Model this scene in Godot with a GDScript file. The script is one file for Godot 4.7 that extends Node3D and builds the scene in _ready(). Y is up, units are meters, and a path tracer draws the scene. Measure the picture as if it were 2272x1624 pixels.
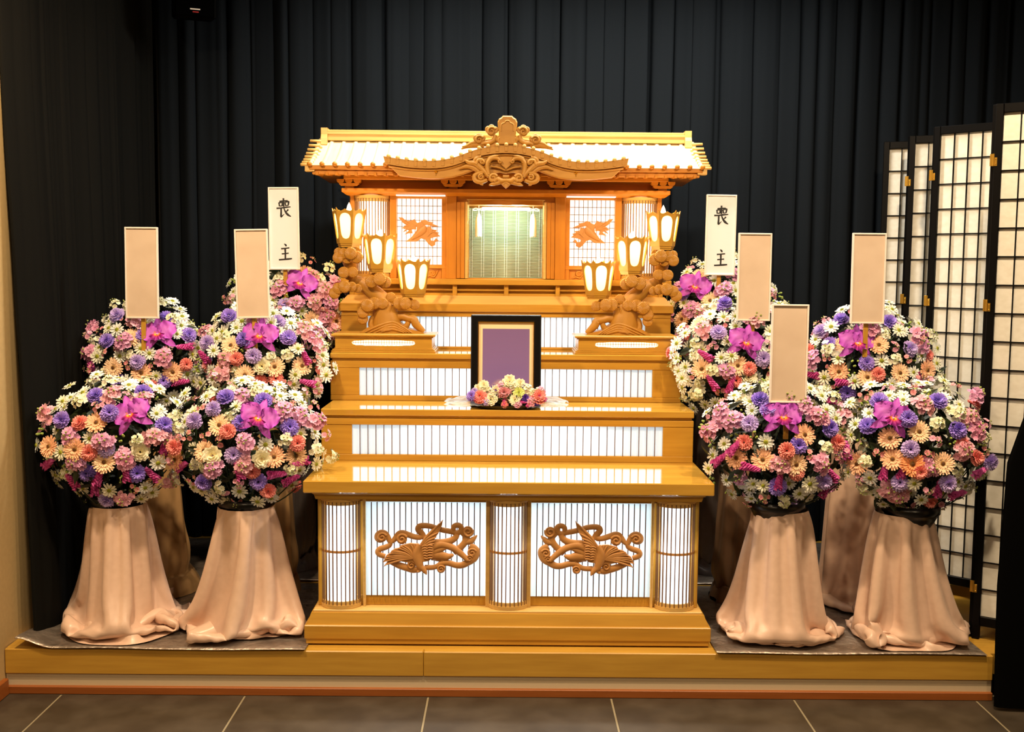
extends Node3D
# A Japanese funeral altar on a low stage: stepped wooden altar with lit slatted panels, shrine with curved gable, flower stands, black drapes, folding screen.

var M := {}
var used := {}
var FM := {}
var rng := RandomNumberGenerator.new()
const UPV := Vector3(0, 1, 0)


func _ready():
	rng.seed = 7
	# ---- camera
	var cam := Camera3D.new()
	cam.name = "camera"
	add_child(cam)
	cam.position = Vector3(0, 1.395, 3.447)
	cam.basis = Basis(UPV, deg_to_rad(-0.21)) * Basis(Vector3.RIGHT, deg_to_rad(-5.05)) * Basis(Vector3(0, 0, 1), deg_to_rad(0.49))
	cam.fov = rad_to_deg(2.0 * atan(812.0 / 2400.0))
	cam.near = 0.05
	cam.current = true
	# ---- sky, exposure
	var we := WorldEnvironment.new()
	we.name = "environment"
	var env := Environment.new()
	env.background_mode = Environment.BG_COLOR
	env.background_color = Color(0.02, 0.02, 0.025)
	env.tonemap_mode = Environment.TONE_MAPPER_LINEAR
	env.tonemap_exposure = 1.0
	env.sdfgi_enabled = true
	env.ssao_enabled = true
	env.ssil_enabled = true
	we.environment = env
	add_child(we)
	# ---- materials
	make_materials()
	# ---- room lights (their ceiling fittings stand with them)
	var warm := Color(1.0, 0.87, 0.70)
	downlight(Vector3(-1.15, 2.8, 0.75), warm, 5.2, 62, Vector3(-1.05, 0.6, -0.3), "above the left end of the stage front")
	downlight(Vector3(1.2, 2.8, 0.8), warm, 5.2, 62, Vector3(1.15, 0.6, -0.3), "above the right end of the stage front")
	downlight(Vector3(0.0, 2.8, 1.1), warm, 2.3, 60, Vector3(0, 0.5, 0.0), "above the floor before the altar table")
	downlight(Vector3(-0.9, 2.8, 2.9), warm, 2.2, 70, Vector3(-0.9, 0, 2.2), "in the middle of the room on the left")
	downlight(Vector3(1.0, 2.8, 2.9), warm, 2.2, 70, Vector3(1.0, 0, 2.2), "in the middle of the room on the right")
	strip_light(Vector3(0.3, 2.74, -0.80), Vector2(1.9, 0.1), Color(1.0, 0.97, 0.91), 5.5)
	# ---- the place
	make_flower_meshes()
	room()
	stage()
	curtains()
	altar_table()
	altar_steps()
	shrine_base()
	shrine()
	pedestal(-0.480, "left")
	pedestal(0.456, "right")
	pine_stand(-0.4545, 1.0, "left")
	pine_stand(0.4305, -1.0, "right")
	portrait()
	posy()
	flowers()
	boards()
	screen()
	small_things()


# ------------------------------------------------------------------ nodes
func numbered(n: String) -> String:
	if not used.has(n):
		used[n] = 0
		return n
	used[n] += 1
	return "%s_%03d" % [n, used[n]]


func tag(o, label, category, group = ""):
	o.set_meta("label", label)
	o.set_meta("category", category)
	if group != "":
		o.set_meta("group", group)


func thing(called, label, category, at = Vector3.ZERO, group = ""):
	var o := Node3D.new()
	o.name = numbered(called)
	add_child(o)
	o.position = at
	tag(o, label, category, group)
	return o


func put(called: String, geo, mat, parent = null, at = Vector3.ZERO):
	var o := MeshInstance3D.new()
	o.mesh = geo.commit() if geo is SurfaceTool else geo
	o.material_override = mat
	if parent == null:
		o.name = numbered(called)
		add_child(o)
	else:
		o.name = called
		parent.add_child(o, true)
	o.position = at
	return o


func fin(st: SurfaceTool) -> ArrayMesh:
	st.generate_normals()
	return st.commit()


func part(called: String, st, mat, parent, at = Vector3.ZERO):
	return put(called, fin(st) if st is SurfaceTool else st, mat, parent, at)


func struct(called: String, st, mat):
	var o = put(called, fin(st) if st is SurfaceTool else st, mat)
	o.set_meta("kind", "structure")
	return o


# ------------------------------------------------------------------ shapes
func mb() -> SurfaceTool:
	var st := SurfaceTool.new()
	st.begin(Mesh.PRIMITIVE_TRIANGLES)
	st.set_smooth_group(-1)
	return st


func tri(st, a, b, c):  # counter-clockwise from outside
	st.add_vertex(a)
	st.add_vertex(c)
	st.add_vertex(b)


func quad(st, a, b, c, d):
	tri(st, a, b, c)
	tri(st, a, c, d)


func tri_o(st, a, b, c, ctr):
	if (b - a).cross(c - a).dot((a + b + c) / 3.0 - ctr) < 0:
		tri(st, a, c, b)
	else:
		tri(st, a, b, c)


func quad_o(st, a, b, c, d, ctr):
	if (b - a).cross(c - a).dot((a + b + c + d) / 4.0 - ctr) < 0:
		quad(st, a, d, c, b)
	else:
		quad(st, a, b, c, d)


func box(st, c: Vector3, s: Vector3, b := 0.002):
	var h := s / 2.0
	b = min(b, min(h.x, min(h.y, h.z)) * 0.6)
	var v := {}
	for sx in [-1, 1]:
		for sy in [-1, 1]:
			for sz in [-1, 1]:
				v[[sx, sy, sz, 0]] = c + Vector3(sx * h.x, sy * (h.y - b), sz * (h.z - b))
				v[[sx, sy, sz, 1]] = c + Vector3(sx * (h.x - b), sy * h.y, sz * (h.z - b))
				v[[sx, sy, sz, 2]] = c + Vector3(sx * (h.x - b), sy * (h.y - b), sz * h.z)
				tri_o(st, v[[sx, sy, sz, 0]], v[[sx, sy, sz, 1]], v[[sx, sy, sz, 2]], c)
	for s1 in [-1, 1]:
		quad_o(st, v[[s1, -1, -1, 0]], v[[s1, 1, -1, 0]], v[[s1, 1, 1, 0]], v[[s1, -1, 1, 0]], c)
		quad_o(st, v[[-1, s1, -1, 1]], v[[1, s1, -1, 1]], v[[1, s1, 1, 1]], v[[-1, s1, 1, 1]], c)
		quad_o(st, v[[-1, -1, s1, 2]], v[[1, -1, s1, 2]], v[[1, 1, s1, 2]], v[[-1, 1, s1, 2]], c)
		for s2 in [-1, 1]:
			quad_o(st, v[[s1, s2, -1, 0]], v[[s1, s2, 1, 0]], v[[s1, s2, 1, 1]], v[[s1, s2, -1, 1]], c)
			quad_o(st, v[[s1, -1, s2, 0]], v[[s1, 1, s2, 0]], v[[s1, 1, s2, 2]], v[[s1, -1, s2, 2]], c)
			quad_o(st, v[[-1, s1, s2, 1]], v[[1, s1, s2, 1]], v[[1, s1, s2, 2]], v[[-1, s1, s2, 2]], c)


func span(st, x0, x1, y0, y1, z0, z1, b := 0.002):
	box(st, Vector3((x0 + x1) / 2.0, (y0 + y1) / 2.0, (z0 + z1) / 2.0), Vector3(abs(x1 - x0), abs(y1 - y0), abs(z1 - z0)), b)


func plank(called, mat, parent, x0, x1, y0, y1, z0, z1, b := 0.002):
	var st = mb()
	span(st, x0, x1, y0, y1, z0, z1, b)
	return part(called, st, mat, parent)


func hip(st, hw0, hw1, y0, y1, zf0, zf1, zb):  # a moulding whose front and ends slope from (hw0, zf0) at y0 to (hw1, zf1) at y1
	var c := Vector3(0, (y0 + y1) / 2.0, (zf0 + zb) / 2.0)
	var a := [Vector3(-hw0, y0, zf0), Vector3(hw0, y0, zf0), Vector3(hw0, y0, zb), Vector3(-hw0, y0, zb)]
	var b := [Vector3(-hw1, y1, zf1), Vector3(hw1, y1, zf1), Vector3(hw1, y1, zb), Vector3(-hw1, y1, zb)]
	quad_o(st, a[0], a[1], a[2], a[3], c)
	quad_o(st, b[0], b[1], b[2], b[3], c)
	for i in 4:
		var j = (i + 1) % 4
		quad_o(st, a[i], a[j], b[j], b[i], c)


func ccw(p: PackedVector2Array) -> PackedVector2Array:
	var s := 0.0
	for i in p.size():
		var q = p[(i + 1) % p.size()]
		s += p[i].x * q.y - q.x * p[i].y
	if s < 0:
		p = p.duplicate()
		p.reverse()
	return p


func inset(p: PackedVector2Array, d: float) -> PackedVector2Array:
	var r := PackedVector2Array()
	var n := p.size()
	for i in n:
		var e0 = (p[i] - p[(i + n - 1) % n]).normalized()
		var e1 = (p[(i + 1) % n] - p[i]).normalized()
		var nn = Vector2(-e0.y - e1.y, e0.x + e1.x)
		var l = max(nn.length(), 0.5)
		r.append(p[i] + nn / l * d)
	return r


func prism(st, poly: PackedVector2Array, z0: float, z1: float, bev := 0.0):
	var p := ccw(poly)
	var q := inset(p, bev) if bev > 0 else p
	var n := p.size()
	var t := Geometry2D.triangulate_polygon(q)
	if t.is_empty():
		q = p
		t = Geometry2D.triangulate_polygon(p)
	for k in range(0, t.size(), 3):
		var a = q[t[k]]
		var b = q[t[k + 1]]
		var c = q[t[k + 2]]
		if (b - a).cross(c - a) < 0:
			var x = b
			b = c
			c = x
		tri(st, Vector3(a.x, a.y, z1), Vector3(b.x, b.y, z1), Vector3(c.x, c.y, z1))
		tri(st, Vector3(a.x, a.y, z0), Vector3(c.x, c.y, z0), Vector3(b.x, b.y, z0))
	var zm = z1 - bev
	for i in n:
		var j = (i + 1) % n
		quad(st, Vector3(p[i].x, p[i].y, z0), Vector3(p[j].x, p[j].y, z0), Vector3(p[j].x, p[j].y, zm), Vector3(p[i].x, p[i].y, zm))
		if bev > 0:
			quad(st, Vector3(p[i].x, p[i].y, zm), Vector3(p[j].x, p[j].y, zm), Vector3(q[j].x, q[j].y, z1), Vector3(q[i].x, q[i].y, z1))
	if q == p and bev > 0:
		pass


func frame_ring(st, outer: PackedVector2Array, inner: PackedVector2Array, z0: float, z1: float, xf := Transform3D()):
	var n := outer.size()
	for i in n:
		var j = (i + 1) % n
		var a = outer[i]
		var b = outer[j]
		var c = inner[j]
		var d = inner[i]
		quad(st, xf * Vector3(a.x, a.y, z1), xf * Vector3(b.x, b.y, z1), xf * Vector3(c.x, c.y, z1), xf * Vector3(d.x, d.y, z1))
		quad(st, xf * Vector3(d.x, d.y, z0), xf * Vector3(c.x, c.y, z0), xf * Vector3(b.x, b.y, z0), xf * Vector3(a.x, a.y, z0))
		quad(st, xf * Vector3(a.x, a.y, z0), xf * Vector3(b.x, b.y, z0), xf * Vector3(b.x, b.y, z1), xf * Vector3(a.x, a.y, z1))
		quad(st, xf * Vector3(c.x, c.y, z0), xf * Vector3(d.x, d.y, z0), xf * Vector3(d.x, d.y, z1), xf * Vector3(c.x, c.y, z1))


func grid(st, rows: Array, closed := false, smooth := 0):
	st.set_smooth_group(smooth)
	for i in rows.size() - 1:
		var a = rows[i]
		var b = rows[i + 1]
		var n = a.size()
		for j in (n if closed else n - 1):
			var k = (j + 1) % n
			if a[j].distance_squared_to(a[k]) > 1e-12:
				tri(st, a[j], a[k], b[k])
			if b[j].distance_squared_to(b[k]) > 1e-12:
				tri(st, a[j], b[k], b[j])
	st.set_smooth_group(-1)


func lathe(st, prof: Array, n := 24, ctr := Vector3.ZERO, a0 := 0.0, a1 := TAU, smooth := 0):
	var rows := []
	var full: bool = abs(a1 - a0 - TAU) < 0.001
	for p in prof:
		var r := PackedVector3Array()
		for k in (n if full else n + 1):
			var a = a0 - (a1 - a0) * k / float(n) if full else a1 - (a1 - a0) * k / float(n)
			r.append(ctr + Vector3(cos(a) * p.x, p.y, sin(a) * p.x))
		rows.append(r)
	grid(st, rows, full, smooth)


func cat(pts: Array, sub: int) -> Array:
	var out := []
	var n := pts.size()
	for i in n - 1:
		var p0 = pts[max(i - 1, 0)]
		var p1 = pts[i]
		var p2 = pts[i + 1]
		var p3 = pts[min(i + 2, n - 1)]
		for k in sub:
			var t = k / float(sub)
			out.append(0.5 * (2.0 * p1 + (p2 - p0) * t + (2.0 * p0 - 5.0 * p1 + 4.0 * p2 - p3) * t * t + (3.0 * p1 - p0 - 3.0 * p2 + p3) * t * t * t))
	out.append(pts[n - 1])
	return out


func lerp_list(w: Array, t: float) -> float:
	var f = clamp(t, 0.0, 1.0) * (w.size() - 1)
	var i = min(int(f), w.size() - 2)
	return lerp(float(w[i]), float(w[i + 1]), f - i)


func tube(st, pts: Array, w: Array, n := 8, squash := 1.0, sub := 4):
	var p := cat(pts, sub)
	var rows := []
	var prev := Vector3(0, 0, 1)
	for i in p.size():
		var d = (p[min(i + 1, p.size() - 1)] - p[max(i - 1, 0)]).normalized()
		var u = (prev - d * prev.dot(d))
		if u.length() < 0.05:
			u = d.cross(Vector3(1, 0.3, 0))
		u = u.normalized()
		prev = u
		var v = d.cross(u)
		var r = lerp_list(w, i / float(p.size() - 1))
		var row := PackedVector3Array()
		for k in n:
			var a = TAU * k / n
			row.append(p[i] + (u * cos(a) * squash + v * sin(a)) * r)
		rows.append(row)
	grid(st, rows, true)
	for e in [0, rows.size() - 1]:
		for k in n:
			var q = (k + 1) % n
			if e == 0:
				tri(st, p[0], rows[0][q], rows[0][k])
			else:
				tri(st, p[p.size() - 1], rows[e][k], rows[e][q])


func stroke(st, pts: Array, w: Array, z0: float, h: float, sub := 5):  # a carved ridge: dome section on a flat back
	var p := cat(pts, sub)
	var rows := []
	for i in p.size():
		var d = (p[min(i + 1, p.size() - 1)] - p[max(i - 1, 0)]).normalized()
		var nrm = Vector2(-d.y, d.x)
		var r = lerp_list(w, i / float(p.size() - 1))
		var row := PackedVector3Array()
		for s in [[-1.0, -1.0], [-1.0, 0.35], [-0.72, 0.8], [0.0, 1.0], [0.72, 0.8], [1.0, 0.35], [1.0, -1.0]]:
			var q = p[i] + nrm * (s[0] * r)
			row.append(Vector3(q.x, q.y, z0 if s[1] < 0 else z0 + h * s[1]))
		rows.append(row)
	grid(st, rows, false)
	for e in [0, rows.size() - 1]:
		var m = (rows[e][0] + rows[e][6]) / 2.0
		for k in 6:
			if e == 0:
				tri(st, m, rows[e][k], rows[e][k + 1])
			else:
				tri(st, m, rows[e][k + 1], rows[e][k])


func spiral(st, c: Vector2, r: float, z0: float, h: float, turn := 1.0, start := 0.0, w := 0.26):
	var disc := PackedVector2Array()
	for k in 18:
		disc.append(c + Vector2(cos(TAU * k / 18.0), sin(TAU * k / 18.0)) * r)
	prism(st, disc, z0, z0 + h * 0.55, r * 0.1)
	var pts := []
	for k in 15:
		var t = k / 14.0
		var a = start + turn * t * TAU * 1.35
		pts.append(c + Vector2(cos(a), sin(a)) * r * (0.95 - 0.75 * t))
	stroke(st, pts, [r * w * 1.1, r * w, r * w * 0.7], z0, h, 2)


# ------------------------------------------------------------------ materials
func smat(albedo: Color, rough := 0.6, metal := 0.0) -> StandardMaterial3D:
	var m := StandardMaterial3D.new()
	m.albedo_color = albedo
	m.roughness = rough
	m.metallic = metal
	return m


func noise_tex(sz: int, freq: float, c0: Color, c1: Color, sd := 1, normal := false, oct := 4, strength := 4.0) -> NoiseTexture2D:
	var t := NoiseTexture2D.new()
	t.width = sz
	t.height = sz
	t.seamless = true
	var n := FastNoiseLite.new()
	n.seed = sd
	n.noise_type = FastNoiseLite.TYPE_SIMPLEX_SMOOTH
	n.frequency = freq
	n.fractal_octaves = oct
	t.noise = n
	if normal:
		t.as_normal_map = true
		t.bump_strength = strength
	else:
		var g := Gradient.new()
		g.set_color(0, c0)
		g.set_color(1, c1)
		t.color_ramp = g
	return t


func tri_tex(m: StandardMaterial3D, tex, scale: Vector3):
	m.albedo_texture = tex
	m.uv1_triplanar = true
	m.uv1_world_triplanar = true
	m.uv1_scale = scale
	return m


func glow(c: Color, e: float, albedo := Color(0.9, 0.9, 0.9)) -> StandardMaterial3D:
	var m := smat(albedo, 0.5)
	m.emission_enabled = true
	m.emission = c
	m.emission_energy_multiplier = e
	return m


func make_materials():
	var grain = noise_tex(512, 0.012, Color(0.91, 0.88, 0.83), Color(1, 1, 1), 3)
	var mk = func(col, rough, sc):
		return tri_tex(smat(col, rough), grain, sc)
	var wood := Color(0.76, 0.58, 0.21)
	M.wood_h = mk.call(wood, 0.38, Vector3(0.45, 7.0, 7.0))
	M.wood_v = mk.call(wood, 0.38, Vector3(7.0, 0.45, 7.0))
	M.wood_top = mk.call(wood.lightened(0.05), 0.07, Vector3(0.45, 5.0, 5.0))
	M.wood_pale = mk.call(Color(0.86, 0.71, 0.42), 0.45, Vector3(0.45, 7.0, 7.0))
	M.wood_carve = mk.call(Color(0.76, 0.55, 0.31), 0.5, Vector3(3.0, 3.0, 3.0))
	M.wood_pine = mk.call(Color(0.72, 0.52, 0.18), 0.45, Vector3(5.0, 2.0, 5.0))
	M.wood_shrine = mk.call(Color(0.77, 0.51, 0.14), 0.4, Vector3(0.45, 7.0, 7.0))
	M.wood_shrine_v = mk.call(Color(0.77, 0.51, 0.14), 0.4, Vector3(7.0, 0.45, 7.0))
	M.wood_roof = mk.call(Color(0.95, 0.90, 0.76), 0.5, Vector3(5.0, 0.8, 0.8))
	M.wood_gable = mk.call(Color(0.77, 0.57, 0.25), 0.45, Vector3(1.0, 5.0, 5.0))
	M.wood_stage = mk.call(Color(0.78, 0.61, 0.24), 0.4, Vector3(0.5, 6.0, 6.0))
	M.wood_base = mk.call(Color(0.60, 0.34, 0.13), 0.5, Vector3(0.5, 8.0, 8.0))
	M.slat = smat(Color(0.42, 0.31, 0.20), 0.5)
	M.slat_col = smat(Color(0.50, 0.36, 0.22), 0.45)
	M.cream = smat(Color(0.80, 0.74, 0.62), 0.7)
	M.panel = glow(Color(0.68, 0.88, 1.0), 0.52, Color(0.85, 0.88, 0.9))
	M.panel.backlight_enabled = true
	M.panel.backlight = Color(0.8, 0.8, 0.8)
	M.panel_warm = glow(Color(1.0, 0.96, 0.93), 1.05)
	M.core = glow(Color(0.86, 0.94, 1.0), 1.9)
	M.core_warm = glow(Color(1.0, 0.92, 0.82), 2.2)
	M.lamp_pane = glow(Color(1.0, 0.84, 0.58), 0.95, Color(0.98, 0.92, 0.82))
	M.lamp_pane.backlight_enabled = true
	M.lamp_pane.backlight = Color(0.9, 0.85, 0.75)
	M.bulb = glow(Color(1.0, 0.9, 0.72), 2.5)
	M.fitting = glow(Color(1.0, 0.9, 0.75), 1.5)
	M.gold = smat(Color(0.86, 0.66, 0.22), 0.25, 0.95)
	M.brass = smat(Color(0.88, 0.70, 0.30), 0.3, 0.9)
	M.black = smat(Color(0.025, 0.027, 0.035), 0.28)
	M.black_wood = smat(Color(0.022, 0.020, 0.022), 0.45)
	M.black_wood.metallic_specular = 0.25
	M.black_box = smat(Color(0.01, 0.01, 0.01), 0.6)
	M.black_box.metallic_specular = 0.15
	M.grille = smat(Color(0.012, 0.012, 0.012), 0.9)
	M.grille.metallic_specular = 0.05
	M.paper = tri_tex(smat(Color(0.92, 0.92, 0.89), 0.8), noise_tex(256, 0.05, Color(0.93, 0.92, 0.9), Color(1, 1, 1), 8), Vector3(3, 3, 3))
	M.board = smat(Color(0.93, 0.90, 0.87), 0.45)
	M.board_face = tri_tex(smat(Color(0.85, 0.77, 0.69), 0.45), noise_tex(256, 0.008, Color(0.95, 0.94, 0.93), Color(1, 1, 1), 12), Vector3(3, 3, 3))
	M.board_white = smat(Color(0.93, 0.93, 0.95), 0.25)
	M.ink = smat(Color(0.02, 0.02, 0.022), 0.5)
	M.tassel = smat(Color(0.95, 0.95, 0.93), 0.8)
	M.cloth_tulle = smat(Color(0.80, 0.90, 1.0, 0.42), 0.6)
	M.cloth_tulle.transparency = BaseMaterial3D.TRANSPARENCY_ALPHA
	var fold = noise_tex(256, 0.03, Color.WHITE, Color.WHITE, 21, true, 3, 3.0)
	var damask = noise_tex(512, 0.02, Color(0.95, 0.94, 0.93), Color(1, 1, 1), 5, false, 2)
	var satin = func(col, rough, rimv):
		var m = tri_tex(smat(col, rough), damask, Vector3(3, 3, 3))
		m.normal_enabled = true
		m.normal_texture = fold
		m.normal_scale = 0.10
		m.rim_enabled = true
		m.rim = rimv
		m.rim_tint = 0.6
		return m
	M.satin_pink = satin.call(Color(0.88, 0.76, 0.68), 0.34, 0.35)
	M.satin_gold = satin.call(Color(0.66, 0.53, 0.36), 0.45, 0.4)
	M.velvet_grey = satin.call(Color(0.46, 0.43, 0.43), 0.35, 0.7)
	M.velvet_gold = satin.call(Color(0.52, 0.42, 0.33), 0.4, 0.6)
	var weave = noise_tex(256, 0.2, Color(0.8, 0.8, 0.8), Color(1, 1, 1), 9)
	M.drape = tri_tex(smat(Color(0.115, 0.132, 0.152), 0.95), weave, Vector3(6, 6, 6))
	M.drape_side = tri_tex(smat(Color(0.105, 0.105, 0.10), 0.95), weave, Vector3(6, 6, 6))
	M.drape_front = tri_tex(smat(Color(0.04, 0.04, 0.04), 0.95), weave, Vector3(6, 6, 6))
	for k in ["drape", "drape_side", "drape_front"]:
		M[k].metallic_specular = 0.08
	M.foil = tri_tex(smat(Color(0.72, 0.68, 0.64), 0.42, 0.75), noise_tex(256, 0.02, Color(0.75, 0.72, 0.7), Color(1, 1, 1), 31), Vector3(2, 2, 2))
	M.foil.normal_enabled = true
	M.foil.normal_texture = noise_tex(256, 0.05, Color.WHITE, Color.WHITE, 33, true, 4, 5.0)
	M.foil.normal_scale = 0.5
	M.tile = tri_tex(smat(Color(0.31, 0.28, 0.24), 0.42), noise_tex(512, 0.01, Color(0.72, 0.70, 0.67), Color(1, 1, 1), 41, false, 5), Vector3(1.1, 1.1, 1.1))
	M.grout = smat(Color(0.56, 0.52, 0.42), 0.8)
	M.wall = tri_tex(smat(Color(0.76, 0.65, 0.45), 0.85), noise_tex(256, 0.08, Color(0.96, 0.96, 0.95), Color(1, 1, 1), 51), Vector3(2, 2, 2))
	M.wall_dark = smat(Color(0.05, 0.05, 0.055), 0.9)
	M.ceiling = smat(Color(0.12, 0.12, 0.13), 0.9)
	M.plastic = smat(Color(0.9, 0.88, 0.84), 0.4)
	M.blind = tri_tex(smat(Color(0.66, 0.70, 0.60), 0.6), noise_tex(512, 0.02, Color(0.62, 0.60, 0.5), Color(1, 1, 1), 61), Vector3(1.2, 60, 1.2))
	M.thread = smat(Color(0.88, 0.92, 0.90), 0.7)
	M.petal = smat(Color.WHITE, 0.65)
	M.petal.vertex_color_use_as_albedo = true
	M.leaf = smat(Color.WHITE, 0.5)
	M.leaf.vertex_color_use_as_albedo = true
	M.bowl = smat(Color(0.02, 0.022, 0.025), 0.3)
	M.red = smat(Color(0.6, 0.06, 0.08), 0.5)


# ------------------------------------------------------------------ lights
func downlight(at: Vector3, col: Color, e: float, angle: float, to: Vector3, where: String):
	var o = thing("ceiling_light", "round recessed ceiling downlight, " + where, "light", at, "ceiling downlights")
	var st = mb()
	lathe(st, [Vector2(0.085, 0.0), Vector2(0.085, -0.012), Vector2(0.062, -0.012), Vector2(0.06, -0.004), Vector2(0.06, 0.0)], 28)
	part("trim_ring", st, M.plastic, o)
	st = mb()
	lathe(st, [Vector2(0.06, -0.004), Vector2(0.03, -0.006), Vector2(0.0, -0.0065)], 28)
	part("lens", st, M.fitting, o)
	var l := SpotLight3D.new()
	l.name = "lamp"
	add_child(l)
	l.position = at + Vector3(0, -0.03, 0)
	l.look_at_from_position(l.position, to, Vector3(0, 0, 1))
	l.light_color = col
	l.light_energy = e
	l.spot_angle = angle
	l.spot_angle_attenuation = 0.8
	l.spot_range = 12.0
	l.spot_attenuation = 2.0
	l.light_size = 0.06
	l.shadow_enabled = true


func strip_light(at: Vector3, size: Vector2, col: Color, e: float):
	var o = thing("ceiling_light", "long slim white strip light on the ceiling above the altar", "light", at)
	var st = mb()
	box(st, Vector3(0, 0.03, 0), Vector3(size.x + 0.04, 0.04, size.y + 0.04), 0.004)
	part("housing", st, M.black_box, o)
	st = mb()
	box(st, Vector3(0, 0.005, 0), Vector3(size.x, 0.012, size.y), 0.003)
	part("diffuser", st, M.fitting, o)
	var l := AreaLight3D.new()
	l.name = "strip_lamp"
	add_child(l)
	l.position = at + Vector3(0, -0.006, 0)
	l.rotation = Vector3(-PI / 2, 0, 0)
	l.area_size = size
	l.light_color = col
	l.light_energy = e
	l.area_range = 10.0
	l.area_attenuation = 2.0
	l.shadow_enabled = true


func bulb_light(at: Vector3, col: Color, e: float, size := 0.02, parent = null):
	var l := OmniLight3D.new()
	l.name = "bulb_lamp"
	(self if parent == null else parent).add_child(l, true)
	l.position = at
	l.light_color = col
	l.light_energy = e
	l.light_size = size
	l.omni_range = 8.0
	l.omni_attenuation = 2.0
	l.shadow_enabled = true


func face_light(c: Vector3, size: Vector2, col: Color, e: float):
	var l := AreaLight3D.new()
	l.name = "panel_lamp"
	add_child(l, true)
	l.position = c
	l.rotation = Vector3(0, PI, 0)
	l.area_size = size
	l.light_color = col
	l.light_energy = e
	l.area_range = 8.0
	l.area_attenuation = 2.0
	l.shadow_enabled = true


# ------------------------------------------------------------------ the room
func room():
	var st = mb()
	span(st, -1.9, 2.9, -0.12, -0.0018, -1.9, 4.9, 0.0)
	var fl = struct("floor", st, M.grout)
	var tile = mb()
	box(tile, Vector3.ZERO, Vector3(0.5935, 0.012, 0.5935), 0.001)
	var tm = fin(tile)
	for i in 8:
		for j in 8:
			put("tile", tm, M.tile, fl, Vector3(-1.753 + 0.6 * i, -0.0105 + 0.0045, 0.27 + 0.6 * j))
	st = mb()
	span(st, -1.8, -1.64, -0.1, 2.95, -1.8, 4.9, 0.0)
	struct("wall_left", st, M.wall)
	st = mb()
	span(st, 2.7, 2.85, -0.1, 2.95, -1.8, 4.9, 0.0)
	struct("wall_right", st, M.wall)
	st = mb()
	span(st, -1.8, 2.85, -0.1, 2.95, -1.8, -1.62, 0.0)
	struct("wall_back", st, M.wall_dark)
	st = mb()
	span(st, -1.8, 2.85, -0.1, 2.95, 4.75, 4.9, 0.0)
	struct("wall_front", st, M.wall)
	st = mb()
	span(st, -1.8, 2.85, 2.8, 2.95, -1.8, 4.9, 0.0)
	struct("ceiling", st, M.ceiling)
	st = mb()
	span(st, -1.64, -1.622, 0.0, 0.055, 0.012, 4.75, 0.003)
	struct("baseboard_left", st, M.wood_base)


func stage():
	var root := Node3D.new()
	root.name = "stage_platform"
	add_child(root)
	root.set_meta("kind", "structure")
	plank("deck", M.wood_stage, root, -1.638, 2.66, 0.08, 0.149, -1.6, -0.02, 0.0)
	plank("fascia_board", M.wood_stage, root, -1.638, -0.2695, 0.066, 0.15, -0.03, 0.004, 0.003)
	plank("fascia_board", M.wood_stage, root, -0.2685, 1.60, 0.066, 0.15, -0.03, 0.004, 0.003)
	plank("recessed_strip", M.cream, root, -1.638, 1.60, 0.022, 0.068, -0.04, -0.003, 0.001)
	plank("base_strip", M.wood_base, root, -1.638, 1.60, 0.0, 0.026, -0.04, 0.010, 0.002)
	# foil sheets laid over the deck
	foil("silver floor sheet under the pink cloths left of the altar, corner curling up", -1.6, -0.655, -0.75, 0.012, 1.0)
	foil("silver floor sheet under the pink cloths right of the altar", 0.69, 1.575, -0.75, 0.012, 2.0)
	foil("dark silver floor sheet at the back, left behind the stepped altar", -1.5, -0.68, -1.45, -0.78, 3.0)
	foil("dark silver floor sheet at the back, right behind the stepped altar", 0.68, 1.55, -1.45, -0.78, 4.0)


func foil(label, x0, x1, z0, z1, sd):
	var n := FastNoiseLite.new()
	n.seed = int(sd) * 7
	n.frequency = 3.0
	var st = mb()
	var rows := []
	for layer in 2:
		for i in 25:
			var t = i / 24.0
			if layer == 1:
				t = 1.0 - t
			var r := PackedVector3Array()
			for j in 41:
				var x = lerp(x0, x1, j / 40.0)
				var z = lerp(z0, z1, t)
				var y = 0.1515 + 0.003 * (0.5 + 0.5 * n.get_noise_2d(x, z))
				if sd == 1.0:
					y += 0.035 * smoothstep(0.12, 0.0, x - x0) * smoothstep(-0.3, 0.0, z)
				y += 0.004 * (0.5 + 0.5 * sin(x * 9.0 + sd)) * smoothstep(z1 - 0.08, z1, z)
				r.append(Vector3(x, y + (0.0015 if layer == 0 else 0.0), z))
			rows.append(r)
	grid(st, rows)
	tag(part("floor_sheet", st, M.foil, null), label, "floor sheet", "silver floor sheets")


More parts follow.
